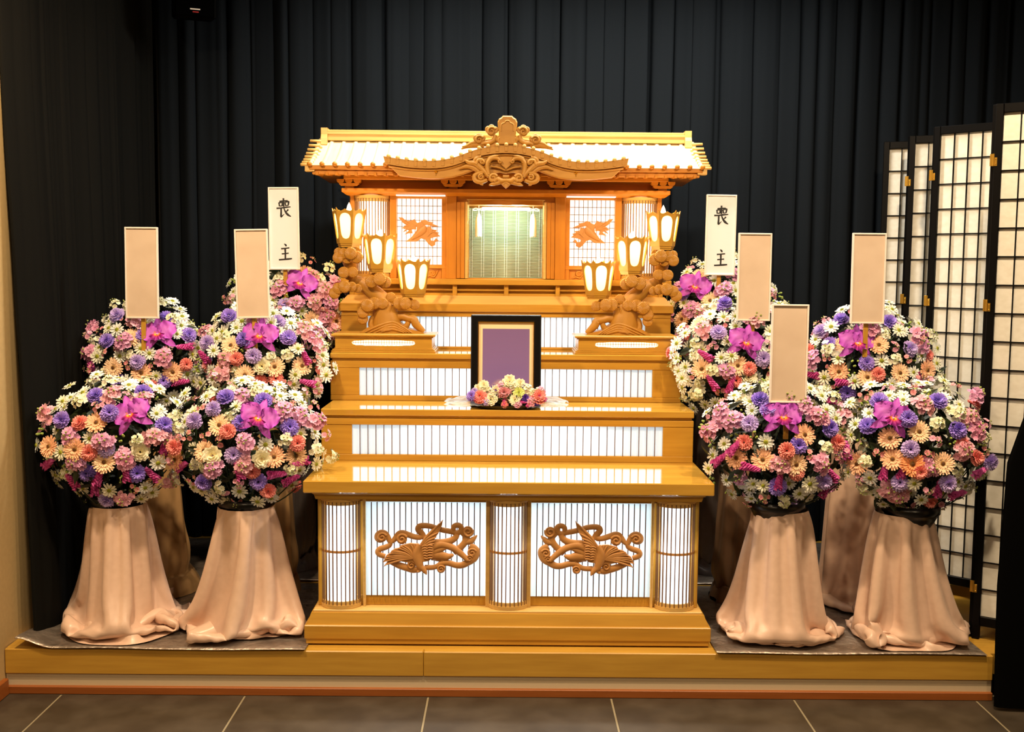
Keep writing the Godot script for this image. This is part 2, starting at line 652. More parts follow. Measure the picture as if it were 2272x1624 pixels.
func drape(called, label, mat, path: Callable, n: int, y0: float, y1: float, amp: float, pitch: float, sd: int, edge = null):
	# path(s) gives a point on the rail in plan for s in metres; pleats run down the cloth
	var ns := FastNoiseLite.new()
	ns.seed = sd
	ns.frequency = 1.1
	var rows := []
	var length: float = path.call(-1.0)
	for i in 15:
		var t = i / 14.0
		var y = lerp(y1, y0, t)
		var row := PackedVector3Array()
		for j in n:
			var s = length * j / float(n - 1)
			var p: Vector3 = path.call(s)
			var q: Vector3 = path.call(s + 0.01)
			var d = (q - p)
			d.y = 0
			d = d.normalized()
			var nr = Vector3(d.z, 0, -d.x)
			var ph = PI * s / pitch + 4.5 * ns.get_noise_1d(s * 1.3) + 0.25 * ns.get_noise_2d(s * 2.0, y * 0.4)
			var a = amp * (0.45 + 1.3 * abs(ns.get_noise_1d(s * 2.6 + 40.0)))
			var wv = 0.8 - 1.8 * pow(abs(sin(ph)), 0.62) - 0.16 * sin(3.0 * ph + 5.0 * ns.get_noise_1d(s * 1.5 + 9.0))
			var off = nr * (a * wv) - d * (pitch * 0.16 * sin(2.0 * ph + 0.5))
			var e := Vector3.ZERO
			if edge != null:
				e = edge.call(s / length, y)
			row.append(Vector3(p.x, y, p.z) + off + e)
		rows.append(row)
	var st = mb()
	grid(st, rows)
	var o = part(called, st, mat, null)
	tag(o, label, "curtain")
	return o


func curtains():
	drape("stage_curtain", "long dark navy pleated curtain hanging along the back of the stage", M.drape,
		func(s): return 4.1 if s < 0 else Vector3(-1.58 + s, 0, -1.52), 1500, 0.155, 2.79, 0.036, 0.105, 4)
	drape("side_curtain", "black pleated curtain hanging along the left wall beside the flower stands", M.drape_side,
		func(s): return 1.40 if s < 0 else Vector3(-1.617, 0, -0.10 - s), 560, 0.157, 2.79, 0.022, 0.19, 11,
		func(t, y): return Vector3((0.048 * clamp(1.0 - y / 2.0, 0.0, 1.0) - 0.010 * smoothstep(0.9, 2.4, y)) * (1.0 - t), 0, 0))
	drape("tied_curtain", "plain black curtain gathered back at the right end, in front of the folding screen", M.drape_front,
		func(s): return 0.75 if s < 0 else Vector3(1.585 + s, 0, 0.09 + 0.10 * s), 300, 0.012, 2.79, 0.014, 0.15, 23,
		func(t, y):
			var pull = 0.55 * smoothstep(0.93, 2.3, y) + 0.10 * smoothstep(0.90, 1.10, y) - 0.018 * exp(-pow((y - 0.40) / 0.3, 2)) + 0.012 * exp(-pow((y - 0.91) / 0.03, 2))
			return Vector3(pull * (1.0 - t), 0, 0))


# ------------------------------------------------------------------ altar: bottom table
func light_panel(parent, mat, x0, x1, y0, y1, z, nsl, slat_w, called := "light_panel"):
	var pn = plank(called, mat, parent, x0, x1, y0, y1, z - 0.006, z, 0.0)
	var st = mb()
	box(st, Vector3.ZERO, Vector3(slat_w, y1 - y0, 0.007), 0.0008)
	var sm = fin(st)
	for i in nsl:
		put("slat", sm, M.slat, pn, Vector3(lerp(x0, x1, (i + 1.0) / (nsl + 1.0)), (y0 + y1) / 2.0, z + 0.007))
	return pn


func slat_column(parent, x, z, y0, y1, r, mid, mat, nsl, wood, lamp_col, e):
	var o := Node3D.new()
	o.name = "lantern_column"
	o.scale.z = 0.8
	parent.add_child(o, true)
	o.position = Vector3(x, 0, z)
	var st = mb()
	var prof := [Vector2(r - 0.012, 0), Vector2(r, 0), Vector2(r, 0.012), Vector2(r - 0.003, 0.012), Vector2(r - 0.003, 0.024), Vector2(r - 0.012, 0.024), Vector2(r - 0.012, 0)]
	lathe(st, prof, 32, Vector3.ZERO, 0.0, PI, -1)
	var ring = fin(st)
	put("ring", ring, wood, o, Vector3(0, y0, 0))
	var top = put("ring", ring, wood, o, Vector3(0, y1, 0))
	top.rotation.z = PI
	st = mb()
	lathe(st, [Vector2(r - 0.008, -0.004), Vector2(r - 0.003, -0.004), Vector2(r - 0.003, 0.004), Vector2(r - 0.008, 0.004), Vector2(r - 0.008, -0.004)], 32, Vector3.ZERO, 0.0, PI, -1)
	part("hoop", st, M.wood_carve, o, Vector3(0, mid, 0))
	st = mb()
	box(st, Vector3.ZERO, Vector3(0.0034, y1 - y0 - 0.02, 0.006), 0.0008)
	var sm = fin(st)
	for i in nsl:
		var a = PI * (i + 0.5) / nsl
		var s = put("slat", sm, M.slat_col, o, Vector3(cos(a) * (r - 0.004), (y0 + y1) / 2.0, sin(a) * (r - 0.004)))
		s.rotation.y = PI / 2 - a
	st = mb()
	lathe(st, [Vector2(0.0, y0 + 0.01), Vector2(r - 0.016, y0 + 0.01), Vector2(r - 0.016, y1 - 0.01), Vector2(0.0, y1 - 0.01)], 24, Vector3.ZERO, 0.0, PI, 0)
	part("diffuser", st, mat, o)
	bulb_light(Vector3(x + parent.position.x, mid + parent.position.y, z + 0.03 + parent.position.z), lamp_col, e, 0.03)
	return o


func altar_table():
	var o = thing("altar_table", "golden wood altar table at the bottom with three slatted lamp columns and two phoenix carvings", "altar table", Vector3(0.006, 0.15, -0.05))
	var W = M.wood_h
	plank("plinth_board", W, o, -0.670, 0.670, 0.004, 0.022, -0.45, -0.003, 0.002)
	plank("plinth_board", W, o, -0.675, 0.675, 0.020, 0.068, -0.45, 0.0, 0.003)
	var st = mb()
	hip(st, 0.667, 0.655, 0.068, 0.104, -0.010, -0.022, -0.45)
	part("plinth_board", st, W, o)
	plank("ledge", M.wood_pale, o, -0.650, 0.650, 0.102, 0.112, -0.45, -0.028, 0.002)
	plank("base_rail", W, o, -0.64, 0.64, 0.112, 0.147, -0.13, -0.085, 0.002)
	plank("top_rail", W, o, -0.64, 0.64, 0.468, 0.49, -0.13, -0.080, 0.002)
	for s in [-1, 1]:
		plank("side_panel", M.wood_v, o, s * 0.640, s * 0.620, 0.112, 0.49, -0.45, -0.075, 0.002)
	for x in [[-0.4885, -0.4795], [-0.076, 0.076], [0.4795, 0.4885]]:
		plank("post", M.wood_pale, o, x[0], x[1], 0.112, 0.49, -0.12, -0.070, 0.001)
	for s in [-1, 1]:
		plank("post", M.wood_v, o, s * 0.6245, s * 0.4795, 0.112, 0.49, -0.12, -0.09, 0.001)
	plank("back_board", M.cream, o, -0.63, 0.63, 0.112, 0.49, -0.34, -0.33, 0.0)
	for s in [-1, 1]:
		light_panel(o, M.panel, s * 0.278 - 0.2015, s * 0.278 + 0.2015, 0.147, 0.468, -0.082, 20, 0.0034)
		for k in 2:
			bulb_light(Vector3(0.006 + s * (0.21 + 0.14 * k), 0.15 + 0.355, -0.05 - 0.18), Color(0.84, 0.94, 1.0), 0.13, 0.05)
		face_light(Vector3(0.006 + s * 0.278, 0.15 + 0.31, -0.05 - 0.0795), Vector2(0.40, 0.31), Color(0.88, 0.95, 1.0), 0.10)
		phoenix(o, s)
	for x in [-0.563, 0.0, 0.563]:
		slat_column(o, x, -0.084, 0.113, 0.487, 0.0675, 0.306, M.core, 14, M.wood_pale, Color(0.95, 0.98, 1.0), 0.015)
	st = mb()
	hip(st, 0.638, 0.646, 0.487, 0.510, -0.026, -0.022, -0.42)
	part("moulding", st, W, o)
	plank("moulding", W, o, -0.648, 0.650, 0.506, 0.513, -0.42, -0.014, 0.002)
	plank("table_top", M.wood_top, o, -0.675, 0.675, 0.512, 0.553, -0.43, 0.0, 0.003)


func pts(a: Array, c: Vector2, k: float) -> Array:  # drawing units (x right, y down) to metres about c
	var r := []
	for i in range(0, a.size(), 2):
		r.append(Vector2((a[i] - c.x) / k, (c.y - a[i + 1]) / k))
	return r


func pv(a: Array, c: Vector2, k: float) -> PackedVector2Array:
	return PackedVector2Array(pts(a, c, k))


func sw(a: Array, k: float) -> Array:
	return a.map(func(x): return x / k)


func phoenix(parent, side):
	var c := Vector2(1135, 690)
	var k := 5740.0
	var st = mb()
	var sk = func(a, w, z, h): stroke(st, pts(a, c, k), sw(w, k * (0.74 if z < 0.005 else 0.92)), z, h, 5)
	# cloud ribbons round the bird
	sk.call([470, 610, 430, 590, 400, 520, 350, 440, 270, 415, 200, 455, 185, 520, 230, 565, 300, 560], [26, 40, 46, 40, 30], 0.0, 0.006)
	sk.call([450, 590, 420, 660, 330, 705, 240, 735, 200, 790, 235, 845, 340, 880], [30, 40, 42, 42, 36], 0.0, 0.006)
	sk.call([470, 600, 560, 500, 660, 430, 780, 450, 900, 490, 1000, 500, 1050, 470], [26, 60, 44, 40, 40], 0.0, 0.006)
	sk.call([1080, 500, 1040, 420, 975, 350, 1000, 285, 1110, 270, 1240, 290, 1350, 330, 1480, 360, 1620, 385, 1720, 410, 1790, 370, 1795, 290, 1730, 255, 1660, 285, 1650, 370], [44, 44, 40, 40, 40, 40, 36], 0.0, 0.006)
	sk.call([1720, 430, 1690, 500, 1600, 560, 1480, 590, 1350, 600, 1240, 640], [40, 46, 50, 50, 70], 0.001, 0.007)
	sk.call([1840, 380, 1900, 470, 1890, 560, 1820, 660, 1730, 740, 1660, 800], [60, 50, 48, 48, 40], 0.0, 0.006)
	sk.call([1890, 590, 1980, 570, 2040, 520, 2110, 450], [40, 46, 36, 6], 0.0, 0.006)
	sk.call([1100, 1090, 1250, 1090, 1350, 1060, 1440, 1005, 1560, 1000, 1700, 1040, 1820, 1040, 1930, 980, 2040, 900, 2080, 790, 2040, 710, 1960, 660], [40, 36, 44, 44, 48, 60, 66, 46], 0.0, 0.007)
	sk.call([1440, 1010, 1430, 930, 1330, 890, 1250, 860], [36, 46, 56, 70], 0.0, 0.006)
	sk.call([460, 985, 600, 1050, 760, 1100, 900, 1135, 990, 1120], [40, 50, 54, 36], 0.0, 0.007)
	for v in [[280, 500, 95, 1], [660, 530, 105, 1], [1930, 375, 105, -1], [2010, 790, 90, 1], [1415, 1115, 80, 1], [845, 1045, 85, 1], [1965, 900, 70, 1]]:
		spiral(st, pts([v[0], v[1]], c, k)[0], v[2] / k, 0.001, 0.009, v[3], 0.4)
	# spread wing on the left
	prism(st, pv([1000, 620, 820, 605, 640, 650, 610, 700, 530, 715, 460, 760, 440, 800, 370, 840, 345, 885, 300, 990, 400, 950, 310, 1075, 450, 985, 620, 960, 780, 985, 900, 960, 980, 900], c, k), 0.0, 0.010, 0.0012)
	for i in 13:
		var t = i / 12.0
		var e = cat([Vector2(940, 620), Vector2(700, 650), Vector2(500, 760), Vector2(370, 870), Vector2(330, 1040)], 4)
		var q: Vector2 = e[int(t * (e.size() - 1))]
		var m = q.lerp(Vector2(900, 900), 0.5) + Vector2(20, -30)
		sk.call([900, 900, m.x, m.y, q.x, q.y], [10, 20, 22, 6], 0.007, 0.0065)
	# raised wing
	prism(st, pv([985, 660, 1110, 470, 1280, 310, 1455, 140, 1435, 250, 1370, 400, 1290, 520, 1260, 640, 1275, 760, 1270, 880, 1180, 950, 1050, 970, 1000, 800], c, k), 0.0, 0.013, 0.0015)
	for i in 7:
		var t = i / 6.0
		sk.call([1060 + 20 * t, 620 + 200 * t, 1140 + 40 * t, 470 + 260 * t, lerp(1440.0, 1250.0, sqrt(t)), lerp(170.0, 700.0, sqrt(t))], [10, 26, 26, 6], 0.010, 0.006)
	for i in 6:
		sk.call([1160, 640 + 50 * i, 1200, 630 + 50 * i, 1255, 640 + 48 * i], [14, 20, 16], 0.011, 0.007)
		sk.call([1050 + 8 * i, 660 + 46 * i, 1110, 640 + 50 * i, 1165, 655 + 50 * i], [10, 22, 12], 0.011, 0.006)
	# tail feathers
	sk.call([1240, 690, 1380, 640, 1520, 650, 1680, 720, 1820, 830, 1930, 940], [60, 56, 50, 46, 30], 0.002, 0.010)
	sk.call([1250, 790, 1360, 740, 1470, 700, 1560, 700], [60, 60, 40, 10], 0.001, 0.009)
	sk.call([1250, 850, 1400, 850, 1540, 870, 1660, 830], [70, 66, 50, 14], 0.001, 0.009)
	# body, neck and head
	sk.call([1010, 620, 955, 760, 960, 880, 990, 980, 1020, 1060, 1070, 1110, 1110, 1160, 1145, 1210], [30, 62, 74, 62, 50, 40, 34, 5], 0.004, 0.014)
	sk.call([1040, 1110, 1000, 1150, 960, 1165], [22, 22, 16], 0.004, 0.010)
	var o = part("phoenix_carving", st, M.wood_carve, parent, Vector3(side * 0.2785 + (0.004 if side < 0 else 0.0), 0.318, -0.0665))
	if side > 0:
		o.scale.x = -1.0


func scallop_slot(hw, hh, n) -> PackedVector2Array:
	var p := PackedVector2Array()
	for i in n:
		var a = TAU * i / n
		var x = cos(a)
		var y = sin(a)
		var e = 0.32
		var px = sign(x) * pow(abs(x), e) * hw
		var py = sign(y) * pow(abs(y), e + 0.35) * hh
		py *= 1.0 + 0.10 * cos(px / hw * PI * 4.0)
		p.append(Vector2(px, py))
	return p


func altar_steps():
	for q in [[0.0, -0.43, 0.703, 0.892, 0.867, [0.726, 0.834], "second golden step of the altar, carrying the portrait and the small flower tray", 0.27, 38],
			[-0.008, -0.685, 0.892, 1.075, 1.054, [0.912, 1.018], "third golden step of the altar, carrying the two lantern pedestals", 0.26, 40]]:
		var b: float = q[2]
		var o = thing("altar_step", q[6], "altar step", Vector3(q[0], b, q[1]), "stacked altar steps")
		var top: float = q[3] - b
		var tb: float = q[4] - b
		var p0: float = q[5][0] - b
		var p1: float = q[5][1] - b
		var d: float = -q[7]
		plank("bottom_rail", M.wood_h, o, -0.674, 0.674, 0.0, p0, d, -0.006, 0.0015)
		for s in [-1, 1]:
			plank("end_panel", M.wood_h, o, s * 0.674, s * 0.5635, p0, p1, d, -0.007, 0.0015)
		plank("frieze", M.wood_h, o, -0.674, 0.674, p1, tb - 0.010, d, -0.005, 0.0015)
		plank("moulding", M.wood_h, o, -0.668, 0.668, tb - 0.010, tb, d, -0.010, 0.0015)
		plank("step_top", M.wood_top, o, -0.6745, 0.6745, tb, top, d - 0.01, 0.0, 0.0025)
		plank("back_board", M.cream, o, -0.56, 0.56, 0.0, tb, d, d + 0.01, 0.0)
		light_panel(o, M.panel, -0.5635, 0.5635, p0, p1, -0.016, q[8], 0.0028)
		for k in 4:
			bulb_light(Vector3(-0.27 + 0.18 * k, (p0 + p1) / 2.0 + b + 0.01, q[1] - 0.13), Color(0.84, 0.94, 1.0), 0.065, 0.04)
		face_light(Vector3(q[0], (p0 + p1) / 2.0 + b, q[1] - 0.0135), Vector2(1.12, 0.10), Color(0.88, 0.95, 1.0), 0.06)


func shrine_base():
	var o = thing("shrine_podium", "golden wood podium under the shrine with a slatted lit panel and low balustrade", "podium", Vector3(-0.010, 1.075, -0.93))
	var y = func(v): return v - 1.075
	plank("bottom_rail", M.wood_h, o, -0.668, 0.668, 0.0, 0.010, -0.5, -0.004, 0.0015)
	for s in [-1, 1]:
		plank("end_panel", M.wood_h, o, s * 0.668, s * 0.565, 0.010, y.call(1.206), -0.5, -0.005, 0.0015)
	plank("frieze", M.wood_h, o, -0.668, 0.668, y.call(1.206), y.call(1.226), -0.5, -0.004, 0.0015)
	plank("back_board", M.cream, o, -0.56, 0.56, 0.0, y.call(1.22), -0.30, -0.29, 0.0)
	light_panel(o, M.panel, -0.565, 0.565, 0.010, y.call(1.206), -0.016, 46, 0.0026)
	for k in 4:
		bulb_light(Vector3(-0.28 + 0.18 * k, 1.15, -1.07), Color(0.84, 0.94, 1.0), 0.065, 0.04)
	face_light(Vector3(-0.01, 1.15, -0.9435), Vector2(1.12, 0.10), Color(0.88, 0.95, 1.0), 0.06)
	plank("cornice", M.wood_h, o, -0.677, 0.677, y.call(1.226), y.call(1.258), -0.5, 0.006, 0.002)
	var st = mb()
	hip(st, 0.672, 0.645, y.call(1.258), y.call(1.291), -0.002, -0.040, -0.5)
	part("cornice", st, M.wood_pale, o)
	# balustrade between cornice and sill
	plank("back_rail", M.wood_h, o, -0.62, 0.62, y.call(1.29), y.call(1.336), -0.5, -0.072, 0.001)
	plank("rail", M.wood_h, o, -0.64, 0.64, y.call(1.290), y.call(1.300), -0.09, -0.050, 0.0015)
	plank("rail", M.wood_h, o, -0.64, 0.64, y.call(1.310), y.call(1.319), -0.09, -0.056, 0.0015)
	for x in [-0.63, -0.42, -0.21, 0.0, 0.21, 0.42, 0.63]:
		plank("baluster", M.wood_v, o, x - 0.009, x + 0.009, y.call(1.288), y.call(1.336), -0.09, -0.044, 0.0015)
	plank("sill", M.wood_h, o, -0.672, 0.672, y.call(1.335), y.call(1.3585), -0.5, -0.030, 0.002)


# ------------------------------------------------------------------ the shrine
func shrine():
	var o = thing("shrine", "golden wood shrine atop the altar with a tiled roof, curved carved gable and lit windows", "shrine", Vector3(-0.014, 1.358, -1.0))
	var H = M.wood_shrine
	var V = M.wood_shrine_v
	# posts and walls; y 0 = sill
	for s in [-1, 1]:
		plank("post", V, o, s * 0.635, s * 0.618, 0.0, 0.345, -0.40, 0.0, 0.0015)
		plank("post", V, o, s * 0.472, s * 0.445, 0.0, 0.345, -0.06, 0.006, 0.002)
		plank("post", V, o, s * 0.243, s * 0.200, 0.0, 0.345, -0.30, 0.012, 0.002)
		plank("window_rail", H, o, s * 0.445, s * 0.243, 0.325, 0.335, -0.05, 0.002, 0.001)
		plank("window_rail", H, o, s * 0.445, s * 0.243, 0.042, 0.058, -0.05, 0.002, 0.001)
		plank("window_stile", V, o, s * 0.261, s * 0.243, 0.0, 0.33, -0.05, 0.001, 0.001)
		lattice_window(o, s)
		carved_panel(o, s)
		slat_column(o, s * 0.546, -0.02, 0.006, 0.335, 0.074, 0.170, M.core_warm, 18, M.wood_pale, Color(1.0, 0.84, 0.62), 0.05)
		plank("corner_wall", V, o, s * 0.62, s * 0.472, 0.0, 0.34, -0.14, -0.12, 0.0)
		door_leaf(o, s)
		for x in [0.243, 0.445]:
			pass
	plank("side_wall", V, o, -0.63, -0.615, 0.0, 0.34, -0.42, -0.14, 0.0)
	plank("side_wall", V, o, 0.615, 0.63, 0.0, 0.34, -0.42, -0.14, 0.0)
	plank("back_wall", H, o, -0.62, 0.62, 0.0, 0.345, -0.43, -0.415, 0.0)
	# sanctuary behind the doors
	plank("sanctuary_wall", V, o, -0.200, -0.165, 0.0, 0.345, -0.24, -0.03, 0.001)
	plank("sanctuary_wall", V, o, 0.165, 0.200, 0.0, 0.345, -0.24, -0.03, 0.001)
	plank("sanctuary_floor", H, o, -0.17, 0.17, -0.002, 0.004, -0.24, 0.0, 0.0)
	plank("sanctuary_back", H, o, -0.17, 0.17, 0.0, 0.345, -0.245, -0.235, 0.0)
	plank("header", H, o, -0.201, 0.201, 0.302, 0.345, -0.06, 0.004, 0.002)
	var st = mb()
	tube(st, [Vector3(-0.152, 0.301, 0.006), Vector3(-0.150, 0.318, 0.006), Vector3(-0.135, 0.323, 0.006), Vector3(0.135, 0.323, 0.006), Vector3(0.150, 0.318, 0.006), Vector3(0.152, 0.301, 0.006)], [0.0022, 0.0022], 6, 1.0, 3)
	part("header_beading", st, M.wood_pale, o)
	st = mb()
	box(st, Vector3(0, 0.292, -0.10), Vector3(0.20, 0.012, 0.016), 0.002)
	part("sanctuary_lamp", st, glow(Color(0.86, 1.0, 0.95), 2.0), o)
	bulb_light(Vector3(-0.06, 1.358 + 0.278, -1.07), Color(0.86, 1.0, 0.94), 0.045, 0.03)
	bulb_light(Vector3(0.035, 1.358 + 0.278, -1.07), Color(0.86, 1.0, 0.94), 0.045, 0.03)
	# lintel, frieze, beams
	plank("lintel", H, o, -0.662, 0.662, 0.345, 0.362, -0.42, 0.050, 0.002)
	st = mb()
	hip(st, 0.645, 0.660, 0.335, 0.346, 0.022, 0.045, -0.42)
	part("lintel_moulding", st, H, o)
	for s in [-1, 1]:
		plank("lamp_strip", M.panel_warm, o, s * 0.445, s * 0.245, 0.334, 0.339, 0.004, 0.030, 0.001)
	plank("frieze", H, o, -0.632, 0.632, 0.360, 0.400, -0.42, 0.004, 0.001)
	plank("beam", H, o, -0.652, 0.652, 0.396, 0.412, -0.42, 0.060, 0.002)
	for x in [-0.632, -0.213, 0.213, 0.632]:
		bracket(o, x, H)
	roof(o)
	karahafu(o)
	# things hanging inside
	blind()
	for x in [-0.128, 0.100]:
		tassel(x)


func lattice_window(o, s):
	var x0 := 0.263
	var x1 := 0.444
	var a: float = min(s * x0, s * x1)
	var b: float = max(s * x0, s * x1)
	var pn = plank("window_pane", M.panel_warm, o, a, b, 0.058, 0.325, -0.030, -0.024, 0.0)
	var st = mb()
	box(st, Vector3.ZERO, Vector3(0.0022, 0.267, 0.005), 0.0)
	var vm = fin(st)
	for i in 9:
		put("lattice_bar", vm, M.slat, pn, Vector3(lerp(a, b, (i + 1.0) / 10.0), 0.1915, -0.019))
	st = mb()
	box(st, Vector3.ZERO, Vector3(b - a, 0.0022, 0.004), 0.0)
	var hm = fin(st)
	for y in [0.092, 0.127, 0.154, 0.212, 0.238, 0.266, 0.296]:
		put("lattice_bar", hm, M.slat, pn, Vector3((a + b) / 2.0, y, -0.019))
	face_light(Vector3(-0.014 + (a + b) / 2.0, 1.358 + 0.19, -1.0 - 0.0225), Vector2(0.175, 0.26), Color(1.0, 0.90, 0.78), 0.06)
	# carved crane on the lattice
	var c := Vector2(1085, 365)
	var k := 2720.0
	st = mb()
	prism(st, pv([1060, 270, 1110, 255, 1180, 330, 1205, 420, 1215, 462, 1245, 468, 1270, 435, 1300, 462, 1262, 482, 1262, 512, 1222, 530, 1190, 505, 1150, 455, 1105, 440, 1060, 475, 930, 478, 1000, 425, 1055, 350], c, k), 0.0, 0.007, 0.0012)
	prism(st, pv([850, 208, 900, 212, 935, 250, 990, 245, 1030, 228, 1075, 290, 1040, 325, 1000, 345, 1010, 385, 965, 385, 915, 402, 968, 355, 940, 335, 880, 330, 945, 300, 900, 268], c, k), 0.0, 0.006, 0.001)
	prism(st, pv([1090, 268, 1110, 240, 1150, 232, 1180, 252, 1245, 262, 1225, 275, 1305, 305, 1240, 310, 1170, 290, 1120, 300], c, k), 0.0, 0.006, 0.001)
	prism(st, pv([1165, 320, 1210, 300, 1225, 340, 1285, 345, 1265, 362, 1312, 378, 1285, 388, 1322, 415, 1240, 428, 1190, 450], c, k), 0.0, 0.006, 0.001)
	for i in 5:
		stroke(st, pts([1175 + 4 * i, 420 - 4 * i, 1205 + 10 * i, 385 - 6 * i, 1235 + 14 * i, 345 + 12 * i], c, k), sw([4, 9, 6], k), 0.005, 0.004, 3)
		stroke(st, pts([1050, 300 + 9 * i, 990 - 8 * i, 280 + 14 * i, 925 - 4 * i, 235 + 34 * i], c, k), sw([6, 10, 4], k), 0.0045, 0.004, 3)
	stroke(st, pts([1000, 450, 1090, 380, 1130, 340, 1150, 300], c, k), sw([10, 40, 44, 14], k), 0.004, 0.008, 4)
	var bird = part("crane_carving", st, M.wood_carve, pn, Vector3((a + b) / 2.0, 0.192, -0.016))
	if s > 0:
		bird.scale.x = -1.0


func carved_panel(o, s):
	var st = mb()
	span(st, s * 0.444, s * 0.262, 0.0, 0.042, -0.03, -0.012, 0.001)
	for k in 3:
		var cx = s * (0.30 + 0.052 * k)
		spiral(st, Vector2(cx, 0.024), 0.012, -0.012, 0.008, s, 0.6, 0.34)
		stroke(st, [Vector2(cx - 0.024, 0.006), Vector2(cx - 0.010, 0.012), Vector2(cx + 0.008, 0.008), Vector2(cx + 0.024, 0.034)], [0.003, 0.004, 0.004, 0.002], -0.012, 0.007, 4)
	part("carved_panel", st, M.wood_shrine, o)


func door_leaf(o, s):
	# two-fold door leaf standing open at the side of the sanctuary
	var d := Node3D.new()
	d.name = "door_leaf"
	o.add_child(d, true)
	plank("stile", M.wood_shrine_v, d, s * 0.199, s * 0.183, 0.003, 0.312, 0.004, 0.016, 0.001)
	plank("stile", M.wood_shrine_v, d, s * 0.1825, s * 0.167, 0.003, 0.312, 0.003, 0.020, 0.001)
	plank("stile", M.wood_pale, d, s * 0.166, s * 0.152, 0.003, 0.312, -0.055, -0.050, 0.0005)
	var st = mb()
	for k in 5:
		span(st, s * 0.165, s * 0.155, 0.003 + 0.0745 * k, 0.014 + 0.0745 * k, -0.050, 0.016, 0.0005)
	for z in [[-0.052, -0.040], [0.006, 0.018]]:
		span(st, s * 0.165, s * 0.155, 0.003, 0.312, z[0], z[1], 0.0005)
	part("rail", st, M.wood_pale, d)
	plank("panel", M.wood_shrine_v, d, s * 0.1665, s * 0.163, 0.006, 0.31, -0.048, 0.014, 0.0)


func bracket(o, x, mat):
	var st = mb()
	span(st, x - 0.018, x + 0.018, 0.362, 0.370, 0.0, 0.040, 0.001)
	prism(st, PackedVector2Array([Vector2(x - 0.032, 0.370), Vector2(x + 0.032, 0.370), Vector2(x + 0.040, 0.377), Vector2(x + 0.040, 0.382), Vector2(x - 0.040, 0.382), Vector2(x - 0.040, 0.377)]), 0.0, 0.048, 0.001)
	for k in [-1, 0, 1]:
		var c = x + 0.034 * k
		prism(st, PackedVector2Array([Vector2(c - 0.009, 0.382), Vector2(c + 0.009, 0.382), Vector2(c + 0.0145, 0.388), Vector2(c + 0.0145, 0.397), Vector2(c - 0.0145, 0.397), Vector2(c - 0.0145, 0.388)]), 0.002, 0.054, 0.001)
	part("bracket", st, mat, o)


func roof_y(t: float) -> float:  # t 0 at the eave, 1 at the ridge
	return 0.448 + 0.128 * (0.62 * t + 0.38 * t * t)


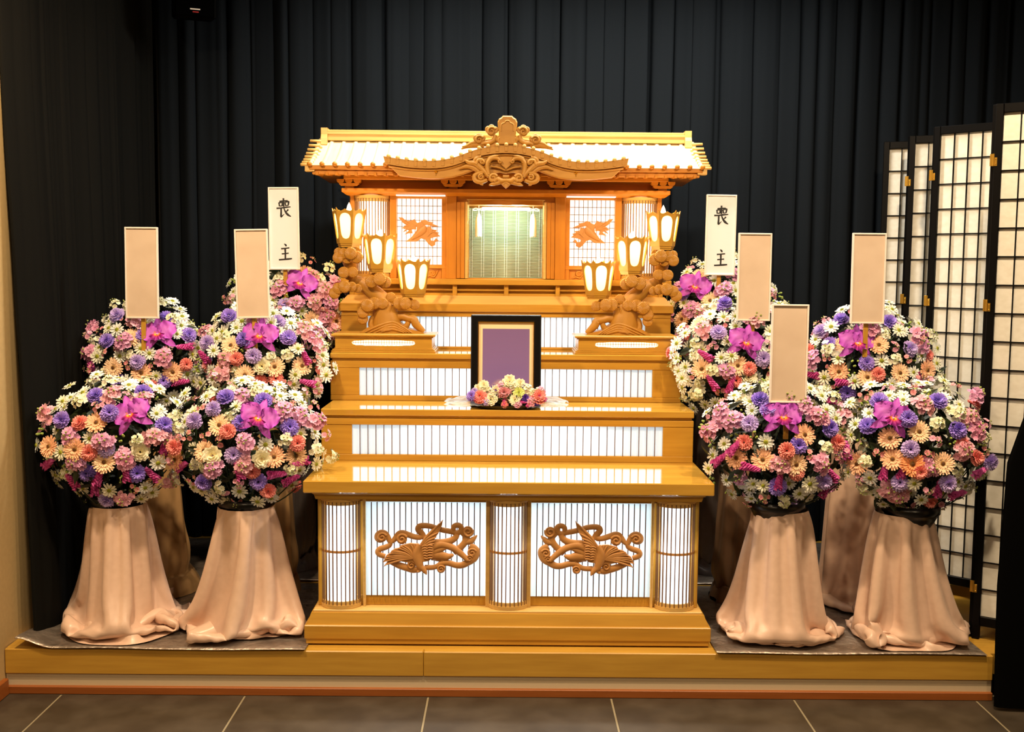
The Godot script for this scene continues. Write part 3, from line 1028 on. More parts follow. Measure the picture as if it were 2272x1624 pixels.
func roof(o):
	var zf := 0.140
	var zr := -0.115
	var hw := 0.775
	var st = mb()
	for side in [1, -1]:
		var rows := []
		for i in 11:
			var t = i / 10.0
			var z = lerp(zf, zr, t) if side > 0 else lerp(zr - (zf - zr), zr, t)
			var r := PackedVector3Array()
			for j in 9:
				var x = lerp(-hw, hw, j / 8.0)
				r.append(Vector3(x if side > 0 else -x, roof_y(t) - 0.006, z))
			rows.append(r)
		grid(st, rows)
	part("roof_deck", st, M.wood_roof, o)
	# one long rib over each joint of the tiles, ending in a round cap at the eave
	var rib = mb()
	for side in [1, -1]:
		var rows := []
		for i in 11:
			var t = i / 10.0
			var z = lerp(zf + 0.004, zr, t) if side > 0 else lerp(zr - (zf - zr) - 0.004, zr, t)
			var r := PackedVector3Array()
			for k in 7:
				var a = PI * k / 6.0
				r.append(Vector3(-cos(a) * 0.0085 * (1.0 if side > 0 else -1.0), roof_y(t) - 0.006 + sin(a) * 0.0065, z))
			rows.append(r)
		grid(rib, rows)
	var ribm = fin(rib)
	var cap = mb()
	lathe(cap, [Vector2(0, 0.009), Vector2(0.0085, 0.0075), Vector2(0.0095, 0.004), Vector2(0.0095, -0.006), Vector2(0.0, -0.006)], 16)
	var capm = fin(cap)
	var n := 32
	for i in n:
		var x = lerp(-hw + 0.002, hw - 0.002, i / float(n - 1))
		var rb = put("roof_rib", ribm, M.wood_roof, o, Vector3(x, 0, 0))
		var c = put("rib_end", capm, M.wood_shrine, rb, Vector3(0, roof_y(0) - 0.001, zf + 0.004))
		c.rotation.x = PI / 2
	# eave boards and rafters
	plank("eave_board", M.wood_shrine, o, -hw, hw, 0.426, 0.444, zf - 0.03, zf - 0.002, 0.002)
	plank("eave_board", M.wood_shrine, o, -hw + 0.01, hw - 0.01, 0.408, 0.426, zf - 0.04, zf - 0.012, 0.002)
	st = mb()
	quad(st, Vector3(-hw, 0.424, zf - 0.02), Vector3(-hw, 0.412, -0.37), Vector3(hw, 0.412, -0.37), Vector3(hw, 0.424, zf - 0.02))
	part("eave_soffit", st, M.wood_shrine, o)
	st = mb()
	box(st, Vector3(0, 0, 0), Vector3(0.0115, 0.012, 0.115), 0.001)
	var rm = fin(st)
	for i in 40:
		var x = lerp(-hw + 0.03, hw - 0.03, i / 39.0)
		var r = put("rafter", rm, M.wood_shrine, o, Vector3(x, 0.413, zf - 0.062))
		r.rotation.x = 0.05
	# verges: stepped board ends and round stubs along each gable side
	for s in [-1, 1]:
		for i in 8:
			var t = i / 7.5
			var y = roof_y(t) - 0.003
			var z = lerp(zf - 0.01, zr + 0.02, t)
			st = mb()
			lathe(st, [Vector2(0, 0), Vector2(0.0062, 0.0), Vector2(0.0062, 0.046), Vector2(0.0, 0.048)], 12)
			var stub = part("verge_stub", st, M.wood_pale, o, Vector3(s * (hw - 0.012), y, z))
			stub.rotation.z = -s * PI / 2
			plank("verge_board", M.wood_pale, o, s * (hw - 0.02), s * (hw + 0.018 - 0.012 * t), y - 0.026, y - 0.004, z - 0.030, z + 0.004, 0.001)
	# ridge
	plank("ridge_beam", M.wood_pale, o, -0.742, 0.742, 0.566, 0.592, zr - 0.03, zr + 0.024, 0.002)
	plank("ridge_beam", M.wood_pale, o, -0.745, 0.745, 0.590, 0.600, zr - 0.034, zr + 0.028, 0.002)
	plank("ridge_beam", M.wood_pale, o, -0.742, 0.742, 0.600, 0.610, zr - 0.028, zr + 0.022, 0.002)
	for s in [-1, 1]:
		st = mb()
		prism(st, PackedVector2Array([Vector2(-0.026, 0.535), Vector2(0.030, 0.535), Vector2(0.042, 0.548), Vector2(0.038, 0.575), Vector2(0.030, 0.590), Vector2(0.030, 0.617), Vector2(-0.024, 0.617), Vector2(-0.024, 0.590), Vector2(-0.036, 0.565), Vector2(-0.036, 0.545)]), -0.013, 0.015, 0.002)
		var e = part("ridge_end", st, M.wood_pale, o, Vector3(s * 0.752, 0, zr))
		e.rotation.y = PI / 2 * -1.0


func gable_y(x: float) -> float:
	var a = abs(x)
	var ys := [0.520, 0.5195, 0.517, 0.5135, 0.508, 0.5005, 0.4915, 0.4815, 0.473, 0.4665, 0.462, 0.4595, 0.4585, 0.4585, 0.4595, 0.461, 0.4635, 0.467, 0.471, 0.475]
	return lerp_list(ys, a / 0.475)


func gable_low(x: float) -> float:
	var a = abs(x)
	return lerp_list([0.455, 0.452, 0.440, 0.424, 0.408, 0.396, 0.391, 0.390, 0.392, 0.396, 0.4005], a / 0.42)


func karahafu(o):
	var zf := 0.205
	# curved roof sheet running back to the main roof
	var top := []
	var n := 48
	for zi in 5:
		var r := PackedVector3Array()
		for i in n + 1:
			var x = lerp(0.475, -0.475, i / float(n))
			r.append(Vector3(x, gable_y(x) - 0.003, lerp(zf + 0.004, -0.02, zi / 4.0)))
		top.append(r)
	var st = mb()
	grid(st, top)
	part("gable_roof", st, M.wood_pale, o)
	# tile band along the front edge, its caps and the bargeboard
	var band := PackedVector2Array()
	var band2 := PackedVector2Array()
	for i in n + 1:
		var x = lerp(-0.475, 0.475, i / float(n))
		band.append(Vector2(x, gable_y(x) - 0.002))
		band2.append(Vector2(x * 0.985, gable_y(x) - 0.031))
	var r1 := band2.duplicate()
	var bd := PackedVector2Array()
	for i in n + 1:
		bd.append(Vector2(lerp(-0.452, 0.452, i / float(n)), gable_y(lerp(-0.475, 0.475, i / float(n))) - 0.040))
	band2.reverse()
	band.append_array(band2)
	st = mb()
	prism(st, band, zf - 0.05, zf + 0.003, 0.0)
	part("tile_band", st, M.wood_gable, o)
	st = mb()
	var bb := PackedVector2Array()
	for i in n + 1:
		var x = lerp(-0.462, 0.462, i / float(n))
		bb.append(Vector2(x, gable_y(x) - 0.030))
	for i in n + 1:
		var x = lerp(0.415, -0.415, i / float(n))
		bb.append(Vector2(x, gable_low(x)))
	prism(st, bb, zf - 0.045, zf - 0.012, 0.003)
	var board = part("bargeboard", st, M.wood_gable, o)
	st = mb()
	var ln := []
	for i in 33:
		var x = lerp(-0.455, 0.455, i / 32.0)
		ln.append(Vector2(x, gable_y(x) - 0.036))
	stroke(st, ln, [0.005, 0.005], zf - 0.013, 0.008, 2)
	part("beading", st, M.wood_gable, board)
	var cap = mb()
	lathe(cap, [Vector2(0, 0.007), Vector2(0.0065, 0.006), Vector2(0.0078, 0.003), Vector2(0.0078, -0.03), Vector2(0.0, -0.03)], 14)
	var cm = fin(cap)
	var dn = mb()
	span(dn, -0.006, 0.006, -0.020, 0.0, 0.0, 0.005, 0.001)
	var dm = fin(dn)
	var k := 27
	for i in k:
		var x = lerp(-0.455, 0.455, i / float(k - 1))
		var c = put("tile_cap", cm, M.wood_pale, o, Vector3(x, gable_y(x) + 0.001, zf + 0.004))
		c.rotation.x = PI / 2
		put("tile_drop", dm, M.wood_gable, o, Vector3(x, gable_y(x) - 0.005, zf + 0.001))
	# gilt flowers on the bargeboard
	for s in [-1, 1]:
		st = mb()
		for a in 6:
			lathe(st, [Vector2(0, 0.005), Vector2(0.0026, 0.003), Vector2(0.0032, 0.0)], 8, Vector3(cos(TAU * a / 6) * 0.0062, 0, sin(TAU * a / 6) * 0.0062))
		lathe(st, [Vector2(0, 0.007), Vector2(0.003, 0.0055), Vector2(0.004, 0.0)], 10)
		var g = part("gilt_flower", st, M.gold, o, Vector3(s * 0.272, 0.4195, zf - 0.012))
		g.rotation.x = PI / 2
		st = mb()
		box(st, Vector3(0, -0.012, -0.0), Vector3(0.0016, 0.012, 0.002), 0.0)
		part("gilt_drop", st, M.gold, o, Vector3(s * 0.272, 0.4195, zf - 0.0105))
	gable_carving(o, zf)
	crest(o, zf)


func gable_carving(o, zf):
	var c := Vector2(1120, 660)
	var k := 2796.0
	var st = mb()
	for m in [1, -1]:
		var sk = func(a, w, z, h):
			var b := []
			for i in range(0, a.size(), 2):
				b.append(1120 + (a[i] - 1120) * m)
				b.append(a[i + 1])
			stroke(st, pts(b, c, k), sw(w, k), z, h, 5)
		var sp = func(x, y, r, t, s0):
			spiral(st, pts([1120 + (x - 1120) * m, y], c, k)[0], r / k, 0.002, 0.016, t * m, s0 if m > 0 else PI - s0, 0.36)
		sk.call([675, 565, 720, 590, 790, 600, 840, 640, 890, 690, 930, 740], [8, 26, 32, 30, 26, 20], 0.0, 0.015)
		sk.call([770, 590, 790, 550, 850, 525, 820, 540], [20, 24, 18, 8], 0.0, 0.013)
		sk.call([800, 610, 815, 565, 860, 560, 880, 590, 850, 600], [20, 20, 18, 18, 14], 0.002, 0.015)
		sk.call([930, 720, 915, 640, 925, 580, 970, 540, 1030, 545, 1050, 575], [26, 26, 26, 26, 22, 18], 0.0, 0.016)
		sk.call([930, 590, 945, 545, 1000, 520, 1040, 515], [22, 26, 18, 4], 0.003, 0.012)
		sk.call([610, 660, 680, 630, 760, 640, 830, 690, 870, 730], [6, 22, 26, 24, 16], -0.004, 0.012)
		sk.call([900, 690, 830, 700, 780, 730, 790, 780, 850, 795, 915, 775], [16, 20, 24, 26, 24, 18], 0.0, 0.014)
		sk.call([840, 790, 855, 815, 875, 825], [20, 18, 6], 0.0, 0.010)
		sk.call([1090, 790, 1030, 800, 980, 815, 935, 830], [22, 26, 22, 5], 0.0, 0.012)
		sk.call([1120, 775, 1065, 780, 1030, 760, 990, 790], [24, 28, 26, 20], 0.002, 0.016)
		sp.call(980, 755, 48, 1.0, 0.4)
		sp.call(860, 580, 26, 1.0, 2.0)
		sp.call(1052, 575, 22, -1.0, 0.0)
		sp.call(850, 745, 34, 1.0, 1.0)
		sk.call([960, 630, 1040, 640, 1112, 670], [6, 10, 8], -0.006, 0.010)
	prism(st, pv([1030, 540, 1085, 520, 1155, 520, 1210, 540, 1190, 600, 1140, 640, 1120, 660, 1100, 640, 1050, 600], c, k), -0.008, 0.006, 0.002)
	prism(st, pv([1085, 722, 1155, 722, 1155, 752, 1085, 752], c, k), 0.0, 0.016, 0.003)
	prism(st, pv([1070, 820, 1090, 790, 1120, 780, 1150, 790, 1170, 820, 1140, 850, 1120, 865, 1100, 850], c, k), 0.0, 0.013, 0.004)
	stroke(st, pts([1090, 825, 1120, 800, 1150, 825], c, k), sw([6, 8, 6], k), 0.011, 0.005, 4)
	prism(st, pv([930, 560, 1310, 560, 1310, 720, 1200, 690, 1120, 700, 1040, 690, 930, 720], c, k), -0.022, -0.012, 0.0)
	part("gable_carving", st, M.wood_gable, o, Vector3(0, 0.4265, zf - 0.006))


func crest(o, zf):
	var c := Vector2(1130, 410)
	var k := 2796.0
	var st = mb()
	prism(st, pv([1080, 95, 1180, 95, 1196, 112, 1222, 128, 1238, 165, 1230, 225, 1222, 290, 1228, 405, 1032, 405, 1038, 290, 1030, 225, 1022, 165, 1038, 128, 1064, 112], c, k), -0.02, 0.012, 0.005)
	stroke(st, pts([1062, 262, 1062, 200, 1075, 182, 1100, 172, 1110, 155, 1130, 150, 1150, 155, 1160, 172, 1185, 182, 1198, 200, 1198, 262], c, k), sw([6, 6, 6], k), 0.012, 0.004, 3)
	for m in [1, -1]:
		var sk = func(a, w, z, h):
			var b := []
			for i in range(0, a.size(), 2):
				b.append(1130 + (a[i] - 1130) * m)
				b.append(a[i + 1])
			stroke(st, pts(b, c, k), sw(w, k), z, h, 5)
		for v in [[958, 262, 62, 0.6], [825, 352, 58, 0.4], [1062, 362, 52, 0.5]]:
			for q in [[-0.55, 0.35, 0.6], [0.0, 0.6, 0.62], [0.6, 0.3, 0.6]]:
				var d := PackedVector2Array()
				for i in 14:
					d.append(pts([1130 + (v[0] + q[0] * v[2] - 1130) * m + cos(TAU * i / 14) * v[2] * q[2], v[1] - q[1] * v[2] + sin(TAU * i / 14) * v[2] * q[2]], c, k)[0])
				prism(st, d, -0.012, 0.006, 0.003)
			spiral(st, pts([1130 + (v[0] - 1130) * m, v[1]], c, k)[0], v[2] * 0.82 / k, -0.004, 0.017, m, 0.5 if m > 0 else PI - 0.5, 0.3)
		sk.call([1000, 300, 985, 350, 940, 380, 880, 385, 850, 400], [20, 26, 26, 24, 14], -0.006, 0.014)
		sk.call([630, 450, 680, 425, 740, 405, 800, 400, 880, 410], [4, 20, 34, 36, 24], -0.010, 0.012)
		sk.call([640, 425, 690, 415, 740, 385, 800, 375], [4, 14, 20, 20], -0.006, 0.010)
		prism(st, pv([1130 + (800 - 1130) * m, 420, 1130 + (1040 - 1130) * m, 420, 1130 + (1030 - 1130) * m, 330, 1130 + (900 - 1130) * m, 350], c, k), -0.014, -0.002, 0.0)
	part("crest_ornament", st, M.wood_gable, o, Vector3(0.004, 0.519, zf - 0.010))


func blind():
	var o = thing("bamboo_blind", "pale green bamboo blind hanging at the back of the shrine's open sanctuary", "blind", Vector3(-0.014, 1.362, -1.20))
	var st = mb()
	var rows := []
	for i in 91:
		var y = 0.296 * i / 90.0
		rows.append(PackedVector3Array([Vector3(0.163, y, -0.0012 * (i % 2)), Vector3(0.0, y, 0.0012 - 0.0012 * (i % 2)), Vector3(-0.163, y, -0.0012 * (i % 2))]))
	rows.append(PackedVector3Array([Vector3(0.163, 0.296, -0.004), Vector3(0, 0.296, -0.004), Vector3(-0.163, 0.296, -0.004)]))
	rows.append(PackedVector3Array([Vector3(0.163, 0, -0.004), Vector3(0, 0, -0.004), Vector3(-0.163, 0, -0.004)]))
	grid(st, rows, false, -1)
	part("reed_mat", st, M.blind, o)
	st = mb()
	box(st, Vector3(0, 0.148, 0.0016), Vector3(0.0016, 0.292, 0.0014), 0.0)
	var tm = fin(st)
	for k in 7:
		for d in [-0.005, 0.005]:
			put("thread", tm, M.thread, o, Vector3(-0.148 + 0.0493 * k + d, 0, 0))
	plank("bottom_bar", M.blind, o, -0.163, 0.163, -0.004, 0.004, -0.005, 0.004, 0.001)


func tassel(x):
	var o = thing("tassel", "white silk tassel hanging at the upper %s of the shrine's sanctuary" % ("left" if x < 0 else "right"), "tassel", Vector3(x, 1.55, -1.13), "white tassels in the shrine")
	var st = mb()
	for k in 22:
		var a = TAU * k / 22.0
		tube(st, [Vector3(cos(a) * 0.006, 0.068, sin(a) * 0.006), Vector3(cos(a) * 0.011, 0.052, sin(a) * 0.011), Vector3(cos(a) * 0.012, -0.014 + 0.002 * sin(k * 3.0), sin(a) * 0.012)], [0.0024, 0.0026, 0.0022], 5, 1.0, 2)
	part("skirt", st, M.tassel, o)
	st = mb()
	lathe(st, [Vector2(0, 0.062), Vector2(0.008, 0.062), Vector2(0.009, 0.070), Vector2(0.006, 0.080), Vector2(0, 0.084)], 14)
	part("head", st, M.tassel, o)
	st = mb()
	tube(st, [Vector3(0, 0.082, 0), Vector3(0, 0.104, 0)], [0.002, 0.002], 6)
	for s in [-1, 1]:
		tube(st, [Vector3(0, 0.100, 0.002), Vector3(s * 0.012, 0.104, 0.004), Vector3(s * 0.024, 0.099, 0.004), Vector3(s * 0.020, 0.094, 0.003), Vector3(0, 0.098, 0.002)], [0.0022, 0.0028, 0.0022], 6)
	tube(st, [Vector3(0, 0.100, 0), Vector3(0, 0.113, 0)], [0.0018, 0.0018], 6)
	part("cord_bow", st, M.tassel, o)


# ------------------------------------------------------------------ lanterns
func pedestal(x, side):
	var o = thing("lantern_pedestal", "low golden wood box with a lobed lit slot under the %s pine lantern stand" % side, "pedestal", Vector3(x, 1.075, -0.80), "lantern pedestals")
	for q in [[0.200, 0.0, 0.008, 0.104], [0.196, 0.008, 0.014, 0.100], [0.190, 0.014, 0.018, 0.094]]:
		plank("base_step", M.wood_h, o, -q[0], q[0], q[1], q[2], -q[3], q[3], 0.001)
	var outer := PackedVector2Array()
	var inner = scallop_slot(0.121, 0.0095, 64)
	for p in inner:
		var t = 0.186 / max(abs(p.x), 0.0001)
		var u = 0.020 / max(abs(p.y), 0.0001)
		var f = min(t, u)
		outer.append(Vector2(p.x * f, p.y * f))
	for i in outer.size():
		if outer[i].x > 0.17 and outer[i].y > 0.012: outer[i] = Vector2(0.186, 0.020)
		elif outer[i].x > 0.17 and outer[i].y < -0.012: outer[i] = Vector2(0.186, -0.020)
		elif outer[i].x < -0.17 and outer[i].y > 0.012: outer[i] = Vector2(-0.186, 0.020)
		elif outer[i].x < -0.17 and outer[i].y < -0.012: outer[i] = Vector2(-0.186, -0.020)
	var st = mb()
	frame_ring(st, outer, inner, 0.082, 0.092, Transform3D(Basis(), Vector3(0, 0.038, 0)))
	part("front_board", st, M.wood_h, o)
	for s in [-1, 1]:
		plank("side_board", M.wood_h, o, s * 0.186, s * 0.176, 0.018, 0.058, -0.09, 0.083, 0.001)
	plank("back_board", M.wood_h, o, -0.18, 0.18, 0.018, 0.058, -0.09, -0.08, 0.001)
	var pn = plank("light_panel", M.panel_warm, o, -0.150, 0.150, 0.020, 0.056, 0.066, 0.070, 0.0)
	st = mb()
	for i in 29:
		span(st, -0.1406 + 0.01 * i, -0.1394 + 0.01 * i, 0.020, 0.056, 0.0705, 0.073, 0.0)
	span(st, -0.15, 0.15, 0.0374, 0.0386, 0.0705, 0.073, 0.0)
	part("lattice", st, M.slat, pn)
	face_light(Vector3(x, 1.075 + 0.038, -0.80 + 0.075), Vector2(0.22, 0.015), Color(0.95, 0.97, 1.0), 0.1)
	plank("top_moulding", M.wood_h, o, -0.192, 0.192, 0.058, 0.063, -0.097, 0.097, 0.001)
	plank("top_board", M.wood_h, o, -0.200, 0.200, 0.063, 0.072, -0.104, 0.104, 0.002)


func pine_pad(st, c: Vector3, r: float, tilt: Vector2):
	var b := Basis(Vector3.RIGHT, tilt.y) * Basis(UPV, tilt.x)
	var n := 44
	var rim := PackedVector3Array()
	var mid := PackedVector3Array()
	var hub := PackedVector3Array()
	var back := PackedVector3Array()
	for i in n:
		var a = TAU * i / n
		var g = 0.0 if i % 2 else 1.0
		rim.append(c + b * Vector3(cos(a) * r, sin(a) * r, -0.001 + 0.0012 * g))
		mid.append(c + b * Vector3(cos(a) * r * 0.86, sin(a) * r * 0.86, r * 0.12 + 0.0016 * g))
		hub.append(c + b * Vector3(cos(a) * r * 0.42, sin(a) * r * 0.42, r * 0.22 + 0.0006 * g))
		back.append(c + b * Vector3(cos(a) * r * 0.9, sin(a) * r * 0.9, -r * 0.22))
	grid(st, [back, rim, mid], true, -1)
	grid(st, [mid, hub], true, -1)
	var ct = c + b * Vector3(0, 0, r * 0.25)
	for i in n:
		tri(st, hub[i], hub[(i + 1) % n], ct)
		tri(st, back[(i + 1) % n], back[i], c + b * Vector3(0, 0, -r * 0.22))


func pine_stand(x, m, side):
	var o = thing("pine_lantern_stand", "carved golden pine tree on the %s pedestal holding three glowing six-sided lanterns" % side, "lantern stand", Vector3(x, 1.1475, -0.80), "pine lantern stands")
	var c := Vector2(815, 1527)
	var k := 2885.0
	var f = func(px, py, z): return Vector3((px - c.x) / k * m, (c.y - py) / k, z)
	var tb = func(st, a, w, n, sq):
		var p := []
		for i in range(0, a.size(), 3):
			p.append(f.call(a[i], a[i + 1], a[i + 2] / 1000.0))
		tube(st, p, sw(w, k * 0.84), n, sq, 5)
	# rock and roots
	var st = mb()
	for q in [[430, 300, 34, 10, 0.8], [560, 190, 40, 30, 0.8]]:
		pass
	prism(st, pv([815 - 365 * m, 1527, 815 - 280 * m, 1470, 815 - 180 * m, 1446, 815 - 90 * m, 1415, 815 - 10 * m, 1388, 815 + 55 * m, 1392, 815 + 110 * m, 1430, 815 + 190 * m, 1480, 815 + 280 * m, 1500, 815 + 370 * m, 1527], c, k), -0.055, 0.030, 0.012)
	for i in 4:
		stroke(st, pts([815 + (-300 + 60 * i) * m, 1520, 815 + (-160 + 45 * i) * m, 1450 + 12 * i, 815 + 10 * m, 1405 + 26 * i, 815 + (120 - 10 * i) * m, 1455 + 16 * i, 815 + (230 - 30 * i) * m, 1522], c, k), sw([6, 16, 20, 16, 6], k), 0.026, 0.009, 5)
	tb.call(st, [860, 1360, -10, 930, 1345, 0, 1000, 1365, 8, 1055, 1375, 10, 1085, 1430, 12, 1170, 1515, 10], [46, 40, 38, 40, 40, 26], 9, 0.9)
	tb.call(st, [1000, 1375, 6, 985, 1430, 8, 940, 1490, 4], [26, 26, 34], 8, 0.9)
	tb.call(st, [640, 1355, -5, 590, 1370, 0, 570, 1430, 5, 590, 1490, 5], [34, 30, 28, 30], 8, 0.9)
	part("rock_base", st, M.wood_pine, o)
	# trunk and branches
	st = mb()
	tb.call(st, [755, 1500, -6, 745, 1400, -6, 730, 1300, -6, 745, 1210, -8], [150, 135, 118, 110], 14, 0.7)
	tb.call(st, [760, 1260, -8, 700, 1180, -10, 640, 1110, -12, 560, 1045, -12, 480, 985, -14, 400, 945, -14, 320, 930, -12], [110, 86, 78, 72, 62, 50, 44], 12, 0.7)
	tb.call(st, [330, 940, -12, 345, 860, -14, 335, 780, -12, 322, 700, -10, 322, 590, -8], [46, 50, 62, 70, 74], 12, 0.8)
	tb.call(st, [420, 960, -20, 520, 925, -22, 620, 910, -14, 665, 870, -8], [40, 44, 54, 66], 10, 0.8)
	tb.call(st, [740, 1210, -8, 800, 1165, -4, 880, 1200, -6, 970, 1190, -8, 1035, 1150, -8], [80, 52, 46, 50, 60], 10, 0.8)
	for i in 16:  # bark scales
		var t = i / 15.0
		stroke(st, pts([815 + (-150 + 130 * t) * m, 1480 - 250 * fmod(t * 3.0, 1.0), 815 + (-140 + 130 * t) * m, 1440 - 250 * fmod(t * 3.0, 1.0), 815 + (-125 + 130 * t) * m, 1400 - 250 * fmod(t * 3.0, 1.0)], c, k), sw([3, 10, 3], k), 0.018, 0.007, 3)
	part("trunk", st, M.wood_pine, o)
	# pine needle pads
	for q in [[358, 640, 64, 34], [275, 640, 56, 26], [218, 628, 48, 20], [422, 680, 64, 24], [213, 690, 56, 24], [310, 700, 50, 18], [420, 610, 40, 10],
			[278, 853, 58, 30], [378, 850, 55, 22], [288, 1010, 63, 36], [368, 1012, 52, 28], [213, 1032, 58, 28], [172, 1085, 58, 24], [428, 1030, 46, 20],
			[680, 920, 66, 34], [588, 950, 66, 26], [742, 955, 60, 22],
			[545, 1220, 66, 38], [618, 1195, 62, 30], [712, 1195, 58, 26], [492, 1298, 60, 28], [487, 1372, 55, 22],
			[970, 1192, 62, 34], [895, 1192, 62, 26], [1070, 1205, 52, 24], [800, 1128, 52, 6]]:
		st = mb()
		pine_pad(st, Vector3.ZERO, q[2] * 1.12 / k, Vector2(0.12 * sin(q[0]) * m, 0.1 * cos(q[1])))
		part("needle_pad", st, M.wood_pine, o, f.call(q[0], q[1], q[3] / 1000.0 + 0.004))
	for q in [[325, 570], [672, 850], [1045, 1128]]:
		var at = f.call(q[0], q[1], -0.006)
		lantern(o, at, m)


func lantern(parent, at: Vector3, m: float):
	var o := Node3D.new()
	o.name = "lantern"
	parent.add_child(o, true)
	o.position = at
	o.rotation.y = deg_to_rad(-8.0 * m)
	var hex = func(st, r0, y0, r1, y1):
		var rows := []
		for q in [[0.0, y0], [r0, y0], [r1, y1], [0.0, y1]]:
			var r := PackedVector3Array()
			for i in 6:
				var a = -TAU * (i + 0.5) / 6.0 + PI / 2 + PI / 6
				a = -TAU * i / 6.0
				r.append(Vector3(cos(a) * q[0], q[1], sin(a) * q[0]))
			rows.append(r)
		grid(st, rows, true, -1)
	var st = mb()
	hex.call(st, 0.043, 0.0, 0.043, 0.007)
	hex.call(st, 0.046, 0.007, 0.046, 0.014)
	hex.call(st, 0.049, 0.014, 0.051, 0.024)
	part("lantern_foot", st, M.wood_h, o)
	# six flaring sides with an arched opening and a scalloped top
	var h := 0.120
	var b0 := 0.0255
	var b1 := 0.0345
	var outer := PackedVector2Array()
	var inner := PackedVector2Array()
	var n := 40
	for i in n:
		var a = TAU * i / n - PI / 2
		var ca = cos(a)
		var sa = sin(a)
		var px = sign(ca) * pow(abs(ca), 0.5)
		var py = sign(sa) * pow(abs(sa), 0.5)
		var y = 0.058 + py * 0.046
		var hw = lerp(0.0165, 0.0255, clamp(y / h, 0, 1))
		inner.append(Vector2(px * hw * (1.0 if py < 0.6 else 1.0 - 0.25 * (py - 0.6)), y + (0.004 * (1 - abs(px)) if py > 0 else -0.004 * (1.0 - abs(px)))))
		var f = 1.0 / max(abs(ca), abs(sa))
		var qx = ca * f
		var qy = sa * f
		var yy = (qy + 1.0) / 2.0 * h
		if qy > 0.98:
			var u = abs(qx)
			yy = h + 0.004 * (1.0 - u) - 0.006 * sin(PI * u) + (0.009 * smoothstep(0.82, 1.0, u))
		outer.append(Vector2(qx * lerp(b0, b1, clamp(yy / h, 0.0, 1.05)), yy))
	var ap0 := b0 * 1.732
	var ap1 := b1 * 1.732
	var lean := atan((ap1 - ap0) / h)
	st = mb()
	frame_ring(st, outer, inner, -0.0035, 0.0)
	var face = fin(st)
	st = mb()
	prism(st, inner, -0.0030, -0.0022, 0.0)
	for i in 6:
		var a = TAU * i / 6.0
		var fr = put("frame_side", face, M.wood_h, o)
		fr.transform = Transform3D(Basis(UPV, a) * Basis(Vector3.RIGHT, lean), Vector3(sin(a) * ap0, 0.024, cos(a) * ap0))
	# one glass liner behind the openings
	st = mb()
	var rows := []
	for q in [[0.0225, 0.027], [0.0228, 0.029], [0.0322, 0.138]]:
		var r := PackedVector3Array()
		for i in 6:
			var a = -TAU * i / 6.0
			r.append(Vector3(cos(a) * (q[0] * 2.0 - 0.0025), q[1], sin(a) * (q[0] * 2.0 - 0.0025)))
		rows.append(r)
	grid(st, rows, true, -1)
	part("glass_liner", st, M.lamp_pane, o)
	st = mb()
	lathe(st, [Vector2(0.0, 0.030), Vector2(0.010, 0.030), Vector2(0.010, 0.070), Vector2(0.0135, 0.090), Vector2(0.0155, 0.112), Vector2(0.0125, 0.140), Vector2(0.0065, 0.162), Vector2(0.0, 0.175)], 18)
	part("bulb", st, M.bulb, o)
	bulb_light(Vector3(0, 0.112, 0), Color(1.0, 0.82, 0.56), 0.020, 0.012, o)


# ------------------------------------------------------------------ portrait and tray
func portrait():
	var o = thing("portrait_frame", "black framed portrait with cream mat and plain purple picture on the second step", "picture frame", Vector3(-0.008, 0.892, -0.50))
	o.rotation.x = -0.05
	var w := 0.129
	var h := 0.342
	var b := 0.026
	for s in [-1, 1]:
		plank("frame_bar", M.black, o, s * w, s * (w - b), 0.0, h, -0.014, 0.006, 0.004)
	plank("frame_bar", M.black, o, -w + b * 0.5, w - b * 0.5, h - b, h, -0.014, 0.0062, 0.004)
	plank("frame_bar", M.black, o, -w + b * 0.5, w - b * 0.5, 0.0, b, -0.014, 0.0062, 0.004)
	for q in [[-w + b, -w + b + 0.003, b, h - b], [w - b - 0.003, w - b, b, h - b], [-w + b, w - b, h - b - 0.003, h - b], [-w + b, w - b, b, b + 0.003]]:
		plank("gold_liner", M.gold, o, q[0], q[1], q[2], q[3], -0.010, 0.002, 0.0005)
	plank("mat_board", smat(Color(0.92, 0.84, 0.68), 0.7), o, -w + b + 0.003, w - b - 0.003, b + 0.003, h - b - 0.003, -0.012, -0.006, 0.0)
	# the print: flat purple with a cream bloom low down
	var im := Image.create(96, 128, false, Image.FORMAT_RGB8)
	var n := FastNoiseLite.new()
	n.seed = 3
	n.frequency = 0.02
	for y in 128:
		for x in 96:
			var v = y / 127.0
			var u = (x / 95.0 - 0.55) / 0.5
			var g = smoothstep(0.78, 1.0, v + 0.16 * (1.0 - u * u) + 0.12 * n.get_noise_2d(x, y * 1.5) - 0.09)
			var c = Color(0.49, 0.39, 0.60).lerp(Color(0.54, 0.44, 0.70), v).lerp(Color(0.95, 0.80, 0.68), g)
			im.set_pixel(x, y, c)
	var pm := smat(Color.WHITE, 0.35)
	pm.albedo_texture = ImageTexture.create_from_image(im)
	var st = mb()
	var x0 := w - b - 0.017
	var y0 := b + 0.014
	var y1 := h - b - 0.026
	var vs := [Vector3(-x0, y0, -0.0055), Vector3(x0, y0, -0.0055), Vector3(x0, y1, -0.0055), Vector3(-x0, y1, -0.0055)]
	var uv := [Vector2(0, 1), Vector2(1, 1), Vector2(1, 0), Vector2(0, 0)]
	for k in [0, 2, 1, 0, 3, 2]:
		st.set_uv(uv[k])
		st.add_vertex(vs[k])
	part("picture", st, pm, o)
	st = mb()
	span(st, -0.02, 0.02, 0.02, 0.2, -0.10, -0.09, 0.0)
	var leg = part("easel_leg", st, M.black, o, Vector3(0, -0.016, 0.0))
	leg.rotation.x = 0.3
	leg.position = Vector3(0, -0.038, 0.02)


